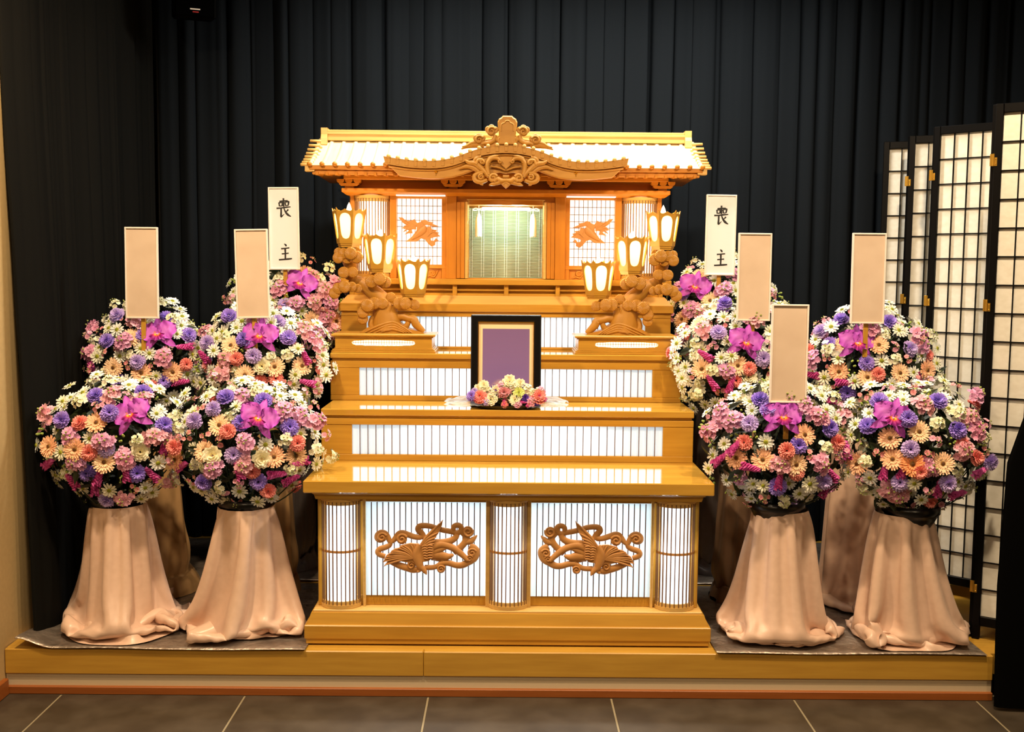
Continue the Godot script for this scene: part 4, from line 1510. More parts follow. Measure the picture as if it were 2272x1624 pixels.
func posy():
	var o = thing("flower_tray", "small tray of pink, yellow and purple flowers on white tulle before the portrait", "flowers", Vector3(-0.005, 0.893, -0.462))
	var st = mb()
	lathe(st, [Vector2(0, 0.002), Vector2(0.09, 0.002), Vector2(0.115, 0.012), Vector2(0.118, 0.014), Vector2(0.112, 0.014), Vector2(0, 0.010)], 36)
	var tray = part("tray", st, M.bowl, o)
	tray.scale = Vector3(1, 1, 0.30)
	for s in [-1, 1]:
		var n := FastNoiseLite.new()
		n.seed = 5 + s
		n.frequency = 9.0
		var rows := []
		for i in 15:
			var t = i / 14.0
			var r := PackedVector3Array()
			for j in 15:
				var v = j / 14.0
				var x = s * (0.08 + 0.14 * t + 0.008 * sin(v * 12.0))
				var y = 0.004 + 0.034 * (1.0 - v) * (0.45 + 0.55 * sin(t * PI * 0.9 + 0.3)) + 0.012 * (0.5 + n.get_noise_2d(x * 2.0, v))
				r.append(Vector3(x, y, -0.028 + 0.056 * v + 0.010 * n.get_noise_2d(v, x * 3.0)))
			rows.append(r)
		st = mb()
		grid(st, rows)
		part("tulle", st, M.cloth_tulle, o)
	var list := "c-92,30,36,4 k-70,28,46,0 y-41,20,40,0 y-28,46,36,0 P-6,38,46,0 m-6,14,28,0 y22,20,38,0 R33,40,38,0 y8,70,44,0 y-60,60,32,0 v-34,52,22,0 v-28,40,20,0 k86,30,50,0 s66,16,32,0 m96,26,30,0 v50,26,24,0 v60,48,22,0 w56,52,32,0 y36,64,34,0 y-76,52,26,0 w70,42,30,0 m44,14,22,0 s-16,58,28,0 m-88,26,30,0 v44,58,18,0 s92,44,30,0 y-8,62,30,0 w-50,50,26,0 w20,58,26,0 w-30,22,24,0 l-52,14,26,0 v-14,56,22,0 w84,46,24,0 v78,14,24,0 m58,10,24,0 s30,8,26,0 w4,30,22,0 k-4,8,24,0 l-84,44,24,0 w-64,46,24,0"
	for tok in list.split(" "):
		var q = tok.substr(1).split(",")
		var p = Vector3(float(q[0]) * 0.00136, 0.008 + float(q[1]) * 0.00128, 0.030 - 0.00055 * float(q[1]))
		bloom(o, tok[0], p, Vector3(p.x * 2.0, 0.5, 1.0).normalized(), float(q[2]) * 0.00062)
	var lf := leaf_multi(Vector3(0, 0.035, 0.0), Vector3(0.105, 0.035, 0.03), 90, 0.022, 77)
	o.add_child(lf, true)


# ------------------------------------------------------------------ flower heads (unit radius, facing +z)
func lin(c: Color) -> Color:
	return c.srgb_to_linear()


func petal(st, a: float, r0: float, r1: float, w: float, lift0: float, lift1: float, c0: Color, c1: Color, notch := 0.0, wav := 0.0, seedv := 0.0):
	var d := Vector3(cos(a), sin(a), 0)
	var s := Vector3(-sin(a), cos(a), 0)
	var z := Vector3(0, 0, 1)
	var rm = lerp(r0, r1, 0.6)
	var a0 = d * r0 + z * lift0
	var bl = d * rm - s * w + z * (lerp(lift0, lift1, 0.6) + wav * sin(seedv * 5.1))
	var br = d * rm + s * w + z * (lerp(lift0, lift1, 0.6) + wav * cos(seedv * 7.3))
	var bm = d * rm + z * (lerp(lift0, lift1, 0.6) - w * 0.25)
	var tl = d * r1 - s * w * 0.55 + z * (lift1 + wav * cos(seedv * 3.7))
	var tr = d * r1 + s * w * 0.55 + z * (lift1 + wav * sin(seedv * 2.9))
	var tm = d * (r1 * (1.0 - notch)) + z * (lift1 - w * 0.1)
	var f = [[a0, c0], [bl, c0.lerp(c1, 0.7)], [bm, c0.lerp(c1, 0.5)], [br, c0.lerp(c1, 0.7)], [tl, c1], [tm, c1], [tr, c1]]
	for t in [[0, 1, 2], [0, 2, 3], [1, 4, 5], [1, 5, 2], [2, 5, 6], [2, 6, 3]]:
		for k in [0, 1, 2]:
			st.set_color(f[t[k]][1])
			st.add_vertex(f[t[k]][0])


func dome(st, r: float, h: float, z: float, c0: Color, c1: Color, n := 10):
	for i in n:
		var a = TAU * i / n
		var b = TAU * (i + 1) / n
		for ring in [[1.0, 0.0, 0.6, 0.75], [0.6, 0.75, 0.0, 1.0]]:
			var p = [Vector3(cos(a) * r * ring[0], sin(a) * r * ring[0], z + h * ring[1]), Vector3(cos(b) * r * ring[0], sin(b) * r * ring[0], z + h * ring[1]), Vector3(cos(b) * r * ring[2], sin(b) * r * ring[2], z + h * ring[3]), Vector3(cos(a) * r * ring[2], sin(a) * r * ring[2], z + h * ring[3])]
			var c = c1 if ring[0] > 0.9 else c0
			for k in [0, 2, 1, 0, 3, 2]:
				st.set_color(c if k < 2 else c0)
				st.add_vertex(p[k])


func daisy_mesh(sd: int, white: Color, inner: Color) -> ArrayMesh:
	rng.seed = sd
	var st = mb()
	var n := 13
	for i in n:
		var a = TAU * (i + rng.randf_range(-0.2, 0.2)) / n
		petal(st, a, 0.16, rng.randf_range(0.85, 1.03), 0.15, 0.0, rng.randf_range(-0.06, 0.16), lin(inner), lin(white), 0.04, 0.03, i + sd)
	for i in 9:
		var a = TAU * (i + 0.5) / 9
		petal(st, a, 0.12, rng.randf_range(0.62, 0.76), 0.12, 0.05, rng.randf_range(0.14, 0.24), lin(inner), lin(white), 0.04, 0.02, i)
	return fin(st)


func gerbera_mesh(sd: int, c0: Color, c1: Color) -> ArrayMesh:
	rng.seed = sd
	var st = mb()
	for layer in [[24, 1.0, 0.105, -0.02, 0.10], [20, 0.80, 0.10, 0.04, 0.20], [16, 0.45, 0.06, 0.08, 0.22]]:
		for i in int(layer[0]):
			var a = TAU * (i + rng.randf_range(-0.2, 0.2) + 0.5 * layer[1]) / layer[0]
			petal(st, a, 0.15, layer[1] * rng.randf_range(0.93, 1.02), layer[2], layer[3], layer[4] + rng.randf_range(-0.05, 0.05), lin(c0), lin(c1), 0.03, 0.02, i)
	return fin(st)


func carnation_mesh(sd: int, c0: Color, c1: Color, layers := 5) -> ArrayMesh:
	rng.seed = sd
	var st = mb()
	for l in layers:
		var t = l / float(layers - 1)
		var n = int(lerp(11.0, 5.0, t))
		for i in n:
			var a = TAU * (i + rng.randf()) / n
			var r1 = lerp(1.0, 0.42, t) * rng.randf_range(0.85, 1.05)
			var zt = lerp(0.05, 0.72, sqrt(t)) + rng.randf_range(-0.08, 0.08)
			var w = lerp(0.34, 0.2, t)
			# a ruffled fan of five teeth
			var d := Vector3(cos(a), sin(a), 0)
			var s := Vector3(-sin(a), cos(a), 0)
			var base = d * 0.1 + Vector3(0, 0, zt * 0.55)
			var prev = null
			for k in 7:
				var u = k / 6.0 * 2.0 - 1.0
				var rr = r1 * (1.0 - 0.14 * u * u) * (1.0 if k % 2 else 0.87)
				var p = d * rr + s * (w * u * 1.5) + Vector3(0, 0, zt + (0.09 if k % 2 else -0.07) + 0.05 * rng.randf())
				if prev != null:
					for q in [[base, c0], [prev, c1 if k % 2 else c0.lerp(c1, 0.6)], [p, c1 if k % 2 else c0.lerp(c1, 0.7)]]:
						st.set_color(lin(q[1]))
						st.add_vertex(q[0])
				prev = p
	return fin(st)


func stock_mesh(sd: int, c0: Color, c1: Color, n := 9, bud := Color(0.62, 0.66, 0.36)) -> ArrayMesh:
	rng.seed = sd
	var st = mb()
	for i in n:
		var t = i / float(n - 1)
		var a = i * 2.4
		var rr = 0.72 * sqrt(1.0 - t * 0.9)
		var ctr := Vector3(cos(a) * rr * 0.85, sin(a) * rr * 1.3, 0.1 + 0.6 * t + rng.randf_range(-0.1, 0.15))
		var nrm = (ctr + Vector3(0, 0, 0.35)).normalized()
		var b := basis_to(nrm, rng.randf() * TAU)
		var s = rng.randf_range(0.34, 0.46)
		for k in 5:
			var sub = mb()
			petal(sub, TAU * k / 5.0 + 0.2 * rng.randf(), 0.05, 1.0, 0.52, 0.0, rng.randf_range(0.05, 0.4), lin(c0), lin(c1.lerp(c0, rng.randf() * 0.4)), 0.12, 0.16, i * 3 + k + sd)
			append_xf(st, sub, Transform3D(b.scaled(Vector3.ONE * s), ctr))
	for i in 4:
		var sub = mb()
		dome(sub, 0.11, 0.16, 0.0, lin(bud), lin(bud.darkened(0.2)), 6)
		append_xf(st, sub, Transform3D(Basis(), Vector3(cos(i * 1.7) * 0.3, sin(i * 1.7) * 0.3, 0.85 + 0.06 * i)))
	return fin(st)


func append_xf(st, sub, xf):
	var m = sub.commit()
	st.append_from(m, 0, xf)


func basis_to(n: Vector3, roll: float) -> Basis:
	var u = n.cross(Vector3(0.13, 1, 0.05)).normalized()
	var v = n.cross(u).normalized()
	return Basis(u, v, n) * Basis(Vector3(0, 0, 1), roll) if u.cross(v).dot(n) > 0 else Basis(v, u, n) * Basis(Vector3(0, 0, 1), roll)


func plume_mesh(sd: int, c0: Color, c1: Color) -> ArrayMesh:
	rng.seed = sd
	var st = mb()
	for i in 46:
		var t = i / 45.0
		var a = i * 2.4
		var r = 0.30 * (1.0 - 0.75 * t) + 0.03
		var p := Vector3(cos(a) * r, -0.8 + 1.7 * t, sin(a) * r + 0.2)
		var s = rng.randf_range(0.09, 0.15)
		var c = lin(c0.lerp(c1, rng.randf()))
		var d := [Vector3(s, -s, s), Vector3(-s, s, s), Vector3(s, s, -s), Vector3(-s, -s, -s)]
		for f in [[0, 1, 2], [0, 3, 1], [0, 2, 3], [1, 3, 2]]:
			for k in f:
				st.set_color(c)
				st.add_vertex(p + d[k] + Vector3(rng.randf_range(-0.03, 0.03), 0, 0))
	return fin(st)


func rose_mesh(sd: int, c0: Color, c1: Color) -> ArrayMesh:
	rng.seed = sd
	var st = mb()
	for l in [[6, 1.0, 0.46, 0.05, 0.30], [6, 0.80, 0.40, 0.15, 0.52], [5, 0.58, 0.34, 0.25, 0.66], [4, 0.34, 0.24, 0.35, 0.72]]:
		for i in int(l[0]):
			petal(st, TAU * (i + 0.37 * l[0] + rng.randf() * 0.3) / l[0], 0.08, l[1], l[2], l[3] * 0.4, l[4], lin(c0), lin(c1), 0.05, 0.06, i + sd)
	return fin(st)


func orchid_petals(sd: int) -> ArrayMesh:
	rng.seed = sd
	var st = mb()
	var c0 := Color(0.80, 0.45, 0.86)
	var c1 := Color(0.72, 0.24, 0.80)
	for q in [[PI / 2, 1.0, 0.20], [PI * 1.22, 1.02, 0.20], [PI * 1.78, 1.02, 0.20]]:
		orchid_blade(st, q[0], q[1], q[2], c0, c1, 0.03, 0.10)
	for q in [[PI * 0.15, 1.0, 0.50], [PI * 0.85, 1.0, 0.50]]:
		orchid_blade(st, q[0], q[1], q[2], c0.lightened(0.06), c1, 0.20, 0.14)
	st.generate_normals()
	return st.commit()


func orchid_blade(st, a, r, w, c0, c1, ruff, lift):
	var d := Vector3(cos(a), sin(a), 0)
	var s := Vector3(-sin(a), cos(a), 0)
	var rows := []
	for i in 9:
		var t = i / 8.0
		var ww = w * pow(sin(PI * clamp(t * 0.92 + 0.06, 0.0, 1.0)), 0.75)
		var row := []
		for j in 7:
			var u = j / 6.0 * 2.0 - 1.0
			row.append(d * (r * t) + s * (ww * u) + Vector3(0, 0, lift * sin(t * 2.4) - 0.18 * t * t + ruff * abs(u) * sin(t * 16.0 + u * 3.0 + a) + 0.10 * u * u * w))
		rows.append(row)
	st.set_smooth_group(0)
	for i in 8:
		for j in 6:
			var q = [rows[i][j], rows[i][j + 1], rows[i + 1][j + 1], rows[i + 1][j]]
			for k in [0, 2, 1, 0, 3, 2]:
				st.set_color(lin(c0.lerp(c1, abs(j + (1 if k in [1, 2] else 0) - 3) / 3.0 * 0.7 + 0.3 * i / 8.0)))
				st.add_vertex(q[k])
	st.set_smooth_group(-1)


func orchid_lip() -> ArrayMesh:
	var st = mb()
	var rows := []
	for i in 9:
		var t = i / 8.0
		var row := []
		for j in 15:
			var a = PI * (1.10 + 0.80 * j / 14.0)
			var u = j / 7.0 - 1.0
			var rr = 0.06 + 0.40 * t * (1.0 - 0.12 * u * u + 0.07 * sin(j * 2.3) * t)
			row.append(Vector3(cos(a) * rr * 1.0, 0.10 + sin(a) * rr * 0.95, 0.16 + 0.30 * sin(t * 2.0) - 0.10 * u * u * t + 0.05 * sin(j * 2.3) * t))
		rows.append(row)
	var cols := [Color(0.99, 0.84, 0.25), Color(0.99, 0.76, 0.16), Color(0.98, 0.66, 0.10), Color(0.82, 0.20, 0.30), Color(0.60, 0.04, 0.40), Color(0.58, 0.05, 0.46), Color(0.62, 0.08, 0.54), Color(0.70, 0.16, 0.66), Color(0.82, 0.36, 0.82)]
	for i in 8:
		for j in 14:
			var q = [rows[i][j], rows[i][j + 1], rows[i + 1][j + 1], rows[i + 1][j]]
			for k in [0, 2, 1, 0, 3, 2]:
				st.set_color(lin(cols[i if k < 2 else i + 1]))
				st.add_vertex(q[k])
	# column over the throat
	for sgn in [-1, 1]:
		for k in 5:
			var a0 = PI * (0.5 + 0.5 * sgn) + 0.0
			var p = [Vector3(sgn * 0.04, 0.12, 0.18), Vector3(sgn * (0.10 + 0.03 * k), 0.16 - 0.05 * k, 0.34), Vector3(sgn * (0.10 + 0.03 * k + 0.03), 0.12 - 0.05 * k, 0.36)]
			for v in p:
				st.set_color(lin(Color(0.90, 0.60, 0.25) if k < 2 else Color(0.78, 0.36, 0.80)))
				st.add_vertex(v)
	dome(st, 0.08, 0.22, 0.16, lin(Color(0.92, 0.72, 0.86)), lin(Color(0.85, 0.5, 0.8)), 8)
	return fin(st)


func make_flower_meshes():
	var w1 := Color(0.95, 0.97, 0.99)
	FM.daisy = [daisy_mesh(1, w1, Color(0.93, 0.95, 0.82)), daisy_mesh(2, w1, Color(0.94, 0.94, 0.84)), daisy_mesh(3, Color(0.96, 0.96, 0.92), Color(0.92, 0.93, 0.78))]
	var st = mb()
	dome(st, 0.27, 0.16, 0.06, lin(Color(0.50, 0.54, 0.10)), lin(Color(0.72, 0.68, 0.14)), 10)
	FM.daisy_eye = fin(st)
	FM.gerbera = [gerbera_mesh(4, Color(0.98, 0.80, 0.62), Color(0.99, 0.78, 0.64)), gerbera_mesh(5, Color(0.99, 0.86, 0.66), Color(0.99, 0.85, 0.72))]
	FM.gerbera_orange = [gerbera_mesh(6, Color(0.98, 0.62, 0.38), Color(0.99, 0.68, 0.46))]
	st = mb()
	dome(st, 0.20, 0.12, 0.10, lin(Color(0.34, 0.20, 0.08)), lin(Color(0.62, 0.46, 0.14)), 12)
	FM.gerbera_eye = fin(st)
	FM.carnation = [carnation_mesh(7, Color(0.46, 0.36, 0.80), Color(0.68, 0.58, 0.95)), carnation_mesh(8, Color(0.52, 0.40, 0.82), Color(0.72, 0.62, 0.95))]
	FM.lilac = [carnation_mesh(9, Color(0.66, 0.56, 0.86), Color(0.84, 0.76, 0.96))]
	FM.coral = [carnation_mesh(10, Color(0.90, 0.46, 0.46), Color(0.98, 0.66, 0.62), 4)]
	FM.dusty = [carnation_mesh(16, Color(0.72, 0.42, 0.46), Color(0.88, 0.62, 0.64), 5)]
	FM.stock = [stock_mesh(11, Color(0.82, 0.48, 0.64), Color(0.94, 0.74, 0.84), 12), stock_mesh(12, Color(0.86, 0.56, 0.66), Color(0.96, 0.78, 0.82), 11), stock_mesh(22, Color(0.80, 0.50, 0.70), Color(0.92, 0.74, 0.88), 13)]
	FM.floret = [stock_mesh(23, Color(0.86, 0.54, 0.66), Color(0.96, 0.78, 0.84), 4), stock_mesh(24, Color(0.88, 0.50, 0.54), Color(0.97, 0.74, 0.74), 3)]
	FM.white = [stock_mesh(13, Color(0.88, 0.90, 0.72), Color(0.97, 0.96, 0.88)), stock_mesh(14, Color(0.90, 0.90, 0.76), Color(0.96, 0.95, 0.90), 7)]
	FM.plume = [plume_mesh(15, Color(0.74, 0.20, 0.54), Color(0.88, 0.40, 0.72))]
	FM.rose = [rose_mesh(17, Color(0.95, 0.90, 0.68), Color(0.97, 0.96, 0.88))]
	FM.green_rose = [rose_mesh(18, Color(0.80, 0.86, 0.36), Color(0.90, 0.92, 0.62))]
	FM.violet = [rose_mesh(19, Color(0.26, 0.14, 0.52), Color(0.40, 0.24, 0.68))]
	FM.orchid = [orchid_petals(20)]
	FM.lip = orchid_lip()
	st = mb()
	var g0 := Color(0.07, 0.12, 0.05)
	var g1 := Color(0.14, 0.21, 0.08)
	for q in [[0.0, 1.0]]:
		var pl = [Vector3(0, 0, 0), Vector3(-0.22, 0.4, 0.05), Vector3(0, 0.45, -0.03), Vector3(0.22, 0.4, 0.05), Vector3(-0.16, 0.75, 0.02), Vector3(0, 0.78, -0.04), Vector3(0.16, 0.75, 0.02), Vector3(0, 1.05, -0.05)]
		for f in [[0, 1, 2], [0, 2, 3], [1, 4, 5], [1, 5, 2], [2, 5, 6], [2, 6, 3], [4, 7, 5], [5, 7, 6]]:
			for k in f:
				st.set_color(lin(g0 if pl[k].x == 0 else g1))
				st.add_vertex(pl[k])
	FM.leaf = fin(st)
	st = mb()
	for i in 5:
		var sub = mb()
		dome(sub, 0.22, 0.42, -0.2, lin(Color(0.66, 0.74, 0.36)), lin(Color(0.40, 0.50, 0.20)), 6)
		append_xf(st, sub, Transform3D(Basis(), Vector3(cos(i * 2.2) * 0.5, sin(i * 2.2) * 0.6, 0.1 * i)))
	FM.buds = [fin(st)]


func bloom(parent, kind: String, p: Vector3, n: Vector3, r: float):
	var spec = {"o": ["orchid", FM.orchid], "c": ["carnation", FM.carnation], "l": ["lilac_carnation", FM.lilac], "g": ["gerbera", FM.gerbera], "G": ["gerbera", FM.gerbera_orange], "y": ["cream_rose", FM.rose],
		"w": ["white_stock", FM.white], "s": ["pink_stock", FM.stock], "k": ["coral_carnation", FM.coral], "m": ["magenta_plume", FM.plume], "d": ["daisy", FM.daisy], "P": ["dusty_carnation", FM.dusty], "R": ["green_rose", FM.green_rose], "v": ["violet_bloom", FM.violet], "b": ["bud_spray", FM.buds], "f": ["pink_floret", FM.floret]}[kind]
	var m = spec[1][rng.randi() % spec[1].size()]
	var roll = rng.randf() * TAU
	if kind == "o":
		roll = rng.randf_range(-0.4, 0.4)
	var o = put(spec[0], m, M.petal, parent)
	var b := basis_to(n, roll)
	if kind == "o" or kind == "m":
		var u = Vector3(0, 1, 0).cross(n).normalized()
		var lean = rng.randf_range(-1.9, 1.9) if kind == "m" else roll
		b = Basis(u, n.cross(u), n) * Basis(Vector3(0, 0, 1), lean)
	o.transform = Transform3D(b.scaled_local(Vector3.ONE * r), p)
	if kind == "d":
		put("daisy_eye", FM.daisy_eye, M.petal, o)
	elif kind in ["g", "G"]:
		put("gerbera_eye", FM.gerbera_eye, M.petal, o)
	elif kind == "o":
		put("lip", FM.lip, M.petal, o)
	return o


func leaf_multi(c: Vector3, r: Vector3, n: int, size: float, sd: int) -> MultiMeshInstance3D:
	var rg := RandomNumberGenerator.new()
	rg.seed = sd
	var mm := MultiMesh.new()
	mm.transform_format = MultiMesh.TRANSFORM_3D
	mm.mesh = FM.leaf
	mm.instance_count = n
	for i in n:
		var d := Vector3(rg.randfn(), rg.randfn(), rg.randfn()).normalized()
		var k = rg.randf_range(0.5, 0.93)
		var b := basis_to((d + Vector3(rg.randf() - 0.5, rg.randf() - 0.5, rg.randf() - 0.5)).normalized(), rg.randf() * TAU)
		mm.set_instance_transform(i, Transform3D(b.scaled_local(Vector3.ONE * size * rg.randf_range(0.7, 1.4)), c + d * r * k))
	var o := MultiMeshInstance3D.new()
	o.name = "foliage"
	o.multimesh = mm
	o.material_override = M.leaf
	o.set_meta("kind", "stuff")
	return o


func taper(p: Vector3, v: float) -> Vector3:
	var f = 1.0 - 0.30 * v * v if v < 0 else 1.0
	return Vector3(p.x * f, p.y, p.z * f)


func held(p: Vector3, x: float) -> Vector3:  # heads stop short of the side curtain and the folding screen
	return Vector3(clamp(p.x, -1.575 - x, 1.575 - x), p.y, p.z)


func arrangement(c: Vector3, r: Vector3, majors: String, label: String, bowl_y: float, sd: int, fill: int):
	rng.seed = sd
	var base := Vector3(c.x, 0.153, c.z)
	var o = thing("flower_arrangement", label, "flower arrangement", base, "tall funeral flower arrangements")
	var lc := c - base
	var by = bowl_y - base.y
	# stand, bowl, stems
	var st = mb()
	lathe(st, [Vector2(0, 0), Vector2(0.10, 0), Vector2(0.10, 0.012), Vector2(0.022, 0.022), Vector2(0.018, by - 0.09), Vector2(0.03, by - 0.07), Vector2(0, by - 0.07)], 20)
	part("stand", st, M.black_wood, o)
	st = mb()
	lathe(st, [Vector2(0, by - 0.085), Vector2(0.055, by - 0.085), Vector2(0.083, by - 0.03), Vector2(0.089, by - 0.016), Vector2(0.0945, by - 0.014), Vector2(0.0945, by + 0.014), Vector2(0.086, by + 0.014), Vector2(0.076, by - 0.01), Vector2(0, by - 0.02)], 32)
	part("bowl", st, M.bowl, o)
	st = mb()
	for i in 44:
		var a = rng.randf() * TAU
		var k = sqrt(rng.randf())
		var foot = Vector3(cos(a) * 0.05, by - 0.015, sin(a) * 0.05)
		var tip = lc + Vector3(cos(a) * r.x * 0.85 * k, -r.y * rng.randf_range(-0.2, 0.75), sin(a) * r.z * 0.85 * k)
		tube(st, [foot, foot.lerp(tip, 0.5) + Vector3(0, -0.015, 0), tip], [0.0028, 0.002], 5, 1.0, 3)
	var stems = part("stems", st, smat(Color(0.10, 0.16, 0.06), 0.6), o)
	stems.set_meta("kind", "stuff")
	o.add_child(leaf_multi(lc, r, 420, 0.058, sd), true)
	o.add_child(leaf_multi(lc + Vector3(0, -r.y * 0.66, 0), Vector3(r.x * 0.55, r.y * 0.30, r.z * 0.6), 90, 0.045, sd + 9), true)
	var placed := []
	var sizes := {"o": 0.072, "c": 0.0325, "l": 0.032, "g": 0.039, "G": 0.042, "y": 0.033, "w": 0.029, "s": 0.038, "k": 0.029, "m": 0.034, "d": 0.0285, "b": 0.022, "f": 0.023}
	for tok in majors.split(" "):
		var q = tok.substr(1).split(",")
		var u = float(q[0]) / 100.0
		var v = float(q[1]) / 100.0
		var l = sqrt(u * u + v * v)
		if l > 1.0:
			u /= l
			v /= l
			l = 1.0
		var dn := Vector3(u, v, sqrt(max(0.0, 1.0 - l * l)))
		var size: float = sizes[tok[0]]
		var nn = (dn / r).normalized()
		nn = (nn + Vector3(rng.randf_range(-0.25, 0.25), 0.26 + rng.randf_range(-0.2, 0.25), 0.36)).normalized()
		if tok[0] == "o":
			nn = (nn + Vector3(rng.randf_range(-0.2, 0.2), -0.05, 1.3)).normalized()
		var f = 1.08 if tok[0] == "o" else rng.randf_range(0.93, 1.07)
		bloom(o, tok[0], held(lc + taper(dn * r * f, dn.y), c.x), nn, size)
		placed.append([dn * r, size])
	var made := 0
	for i in 3600:
		if made >= fill:
			break
		var dn := Vector3(rng.randfn(), rng.randfn(), rng.randfn() + 0.35).normalized()
		if dn.z < -0.35 or dn.y < -0.93:
			continue
		var x = rng.randf()
		var kind := "d"
		var pd = 0.52 + (0.25 if dn.y > 0.45 else 0.0) + (0.18 if dn.y < -0.55 else 0.0)
		if x > pd:
			var y = rng.randf()
			kind = "w" if y < 0.30 else "f" if y < 0.58 else "s" if y < 0.66 else "k" if y < 0.70 else "m" if y < 0.77 and dn.y < 0.1 else "b" if y < 0.88 else "l" if y < 0.91 else "w"
		var size: float = sizes[kind] * rng.randf_range(0.85, 1.12)
		var ok := true
		for q in placed:
			if (q[0] - dn * r).length() < (q[1] + size) * (0.74 if made < fill * 0.6 else 0.56):
				ok = false
				break
		if not ok:
			continue
		var nn = ((dn / r).normalized() + Vector3(rng.randf_range(-0.25, 0.25), 0.12 + rng.randf_range(-0.2, 0.2), 0.40)).normalized()
		bloom(o, kind, held(lc + taper(dn * r * rng.randf_range(0.87, 1.12), dn.y), c.x), nn, size)
		placed.append([dn * r, size])
		made += 1
	return o


func cloth(label: String, mat, c: Vector2, top_y: float, r0: float, mid: float, foot: Array, sd: int, swirl: float):
	var n := FastNoiseLite.new()
	n.seed = sd
	n.frequency = 1.0
	n.fractal_octaves = 2
	var rg := RandomNumberGenerator.new()
	rg.seed = sd * 31
	# long soft folds: angle, drift, width, depth, where each begins
	var folds := []
	for k in 15:
		folds.append([TAU * (k + rg.randf_range(-0.35, 0.35)) / 15.0, rg.randf_range(-0.25, 0.35) + swirl, rg.randf_range(0.07, 0.16), rg.randf_range(0.006, 0.016), rg.randf_range(0.0, 0.35)])
	var na := 240
	var rows := []
	var nr := 50
	var npd := 22
	var floor_y := 0.1545
	var foot_r = func(a):
		var f = fposmod(a, TAU) / TAU * foot.size()
		var i = int(f) % foot.size()
		var j = (i + 1) % foot.size()
		var t = f - int(f)
		return lerp(float(foot[i]), float(foot[j]), t * t * (3.0 - 2.0 * t))
	for i in nr + npd:
		var row := PackedVector3Array()
		for j in na:
			var a = TAU * j / na
			var cx = cos(a)
			var cz = sin(a)
			var fr = foot_r.call(a) + 0.010 * n.get_noise_2d(cx * 2.2 + 5.0, cz * 2.2)
			var r_end = min(mid, fr - 0.025)
			var knee = 0.062 + 0.055 * n.get_noise_2d(cx * 0.7 + sd, cz * 0.7)
			var fd := 0.0
			var te = min(i / float(nr - 1), 1.0)
			for q in folds:
				var dlt = wrapf(a - q[0] - q[1] * te * te, -PI, PI)
				fd += q[3] * exp(-dlt * dlt / (q[2] * q[2])) * smoothstep(q[4], q[4] + 0.5, te)
			if i < nr:
				var t = te
				var y = lerp(top_y, floor_y + knee, t)
				var r = lerp(r0, r_end, 0.60 * t + 0.40 * t * t) + fd
				r += (0.0022 * sin(a * 30.0 + 5.0 * n.get_noise_1d(a * 1.5)) + 0.0015 * sin(a * 17.0)) * exp(-t * 7.0)
				r += 0.016 * n.get_noise_3d(cx * 0.9 + sd, y * 1.5, cz * 0.9) * smoothstep(0.0, 0.5, t)
				# a swag that sags and rolls over low down
				var sy = 0.86 + 0.06 * sin(a + sd * 0.7)
				r += 0.010 * exp(-pow((t - sy) / 0.09, 2)) * smoothstep(-0.2, 1.0, sin(a * 2.0 + sd * 1.7)) - 0.010 * smoothstep(0.93, 1.0, t)
				row.append(Vector3(c.x + cx * r, y, c.y + cz * r))
			else:
				var t = (i - nr + 1) / float(npd)
				var r = lerp(r_end + fd * 0.9 - 0.010, fr, t)
				var q1 = 0.55 + 0.8 * n.get_noise_2d(cx * 0.9 + 9.0, cz * 0.9 + sd)
				var bulge = knee * sqrt(max(0.0, 1.0 - t * t)) + 0.018 * sin(PI * min(t * 1.6, 1.0)) * q1
				var wr = sin(a * 5.0 + t * 4.5 + sd + 2.0 * n.get_noise_2d(cx + 3.0, cz)) * 0.6 + sin(a * 8.0 - t * 6.0 + 2.2 * sd) * 0.4
				var step2 = 0.020 * smoothstep(0.52, 0.42, t + 0.14 * sin(a * 1.5 + sd) + 0.05 * wr) * q1
				var y = floor_y + bulge * 0.72 + step2 + 0.007 * wr * sin(PI * min(t, 0.96)) + 0.008 * sin(PI * min(t, 0.96))
				y = max(y, floor_y + 0.003 * (1.0 - t))
				row.append(Vector3(c.x + cx * r, y, c.y + cz * r))
		rows.append(row)
	rows.reverse()
	var st = mb()
	grid(st, rows, true)
	tag(part("stand_cloth", st, mat, null), label, "cloth", "cloths round the flower stands")


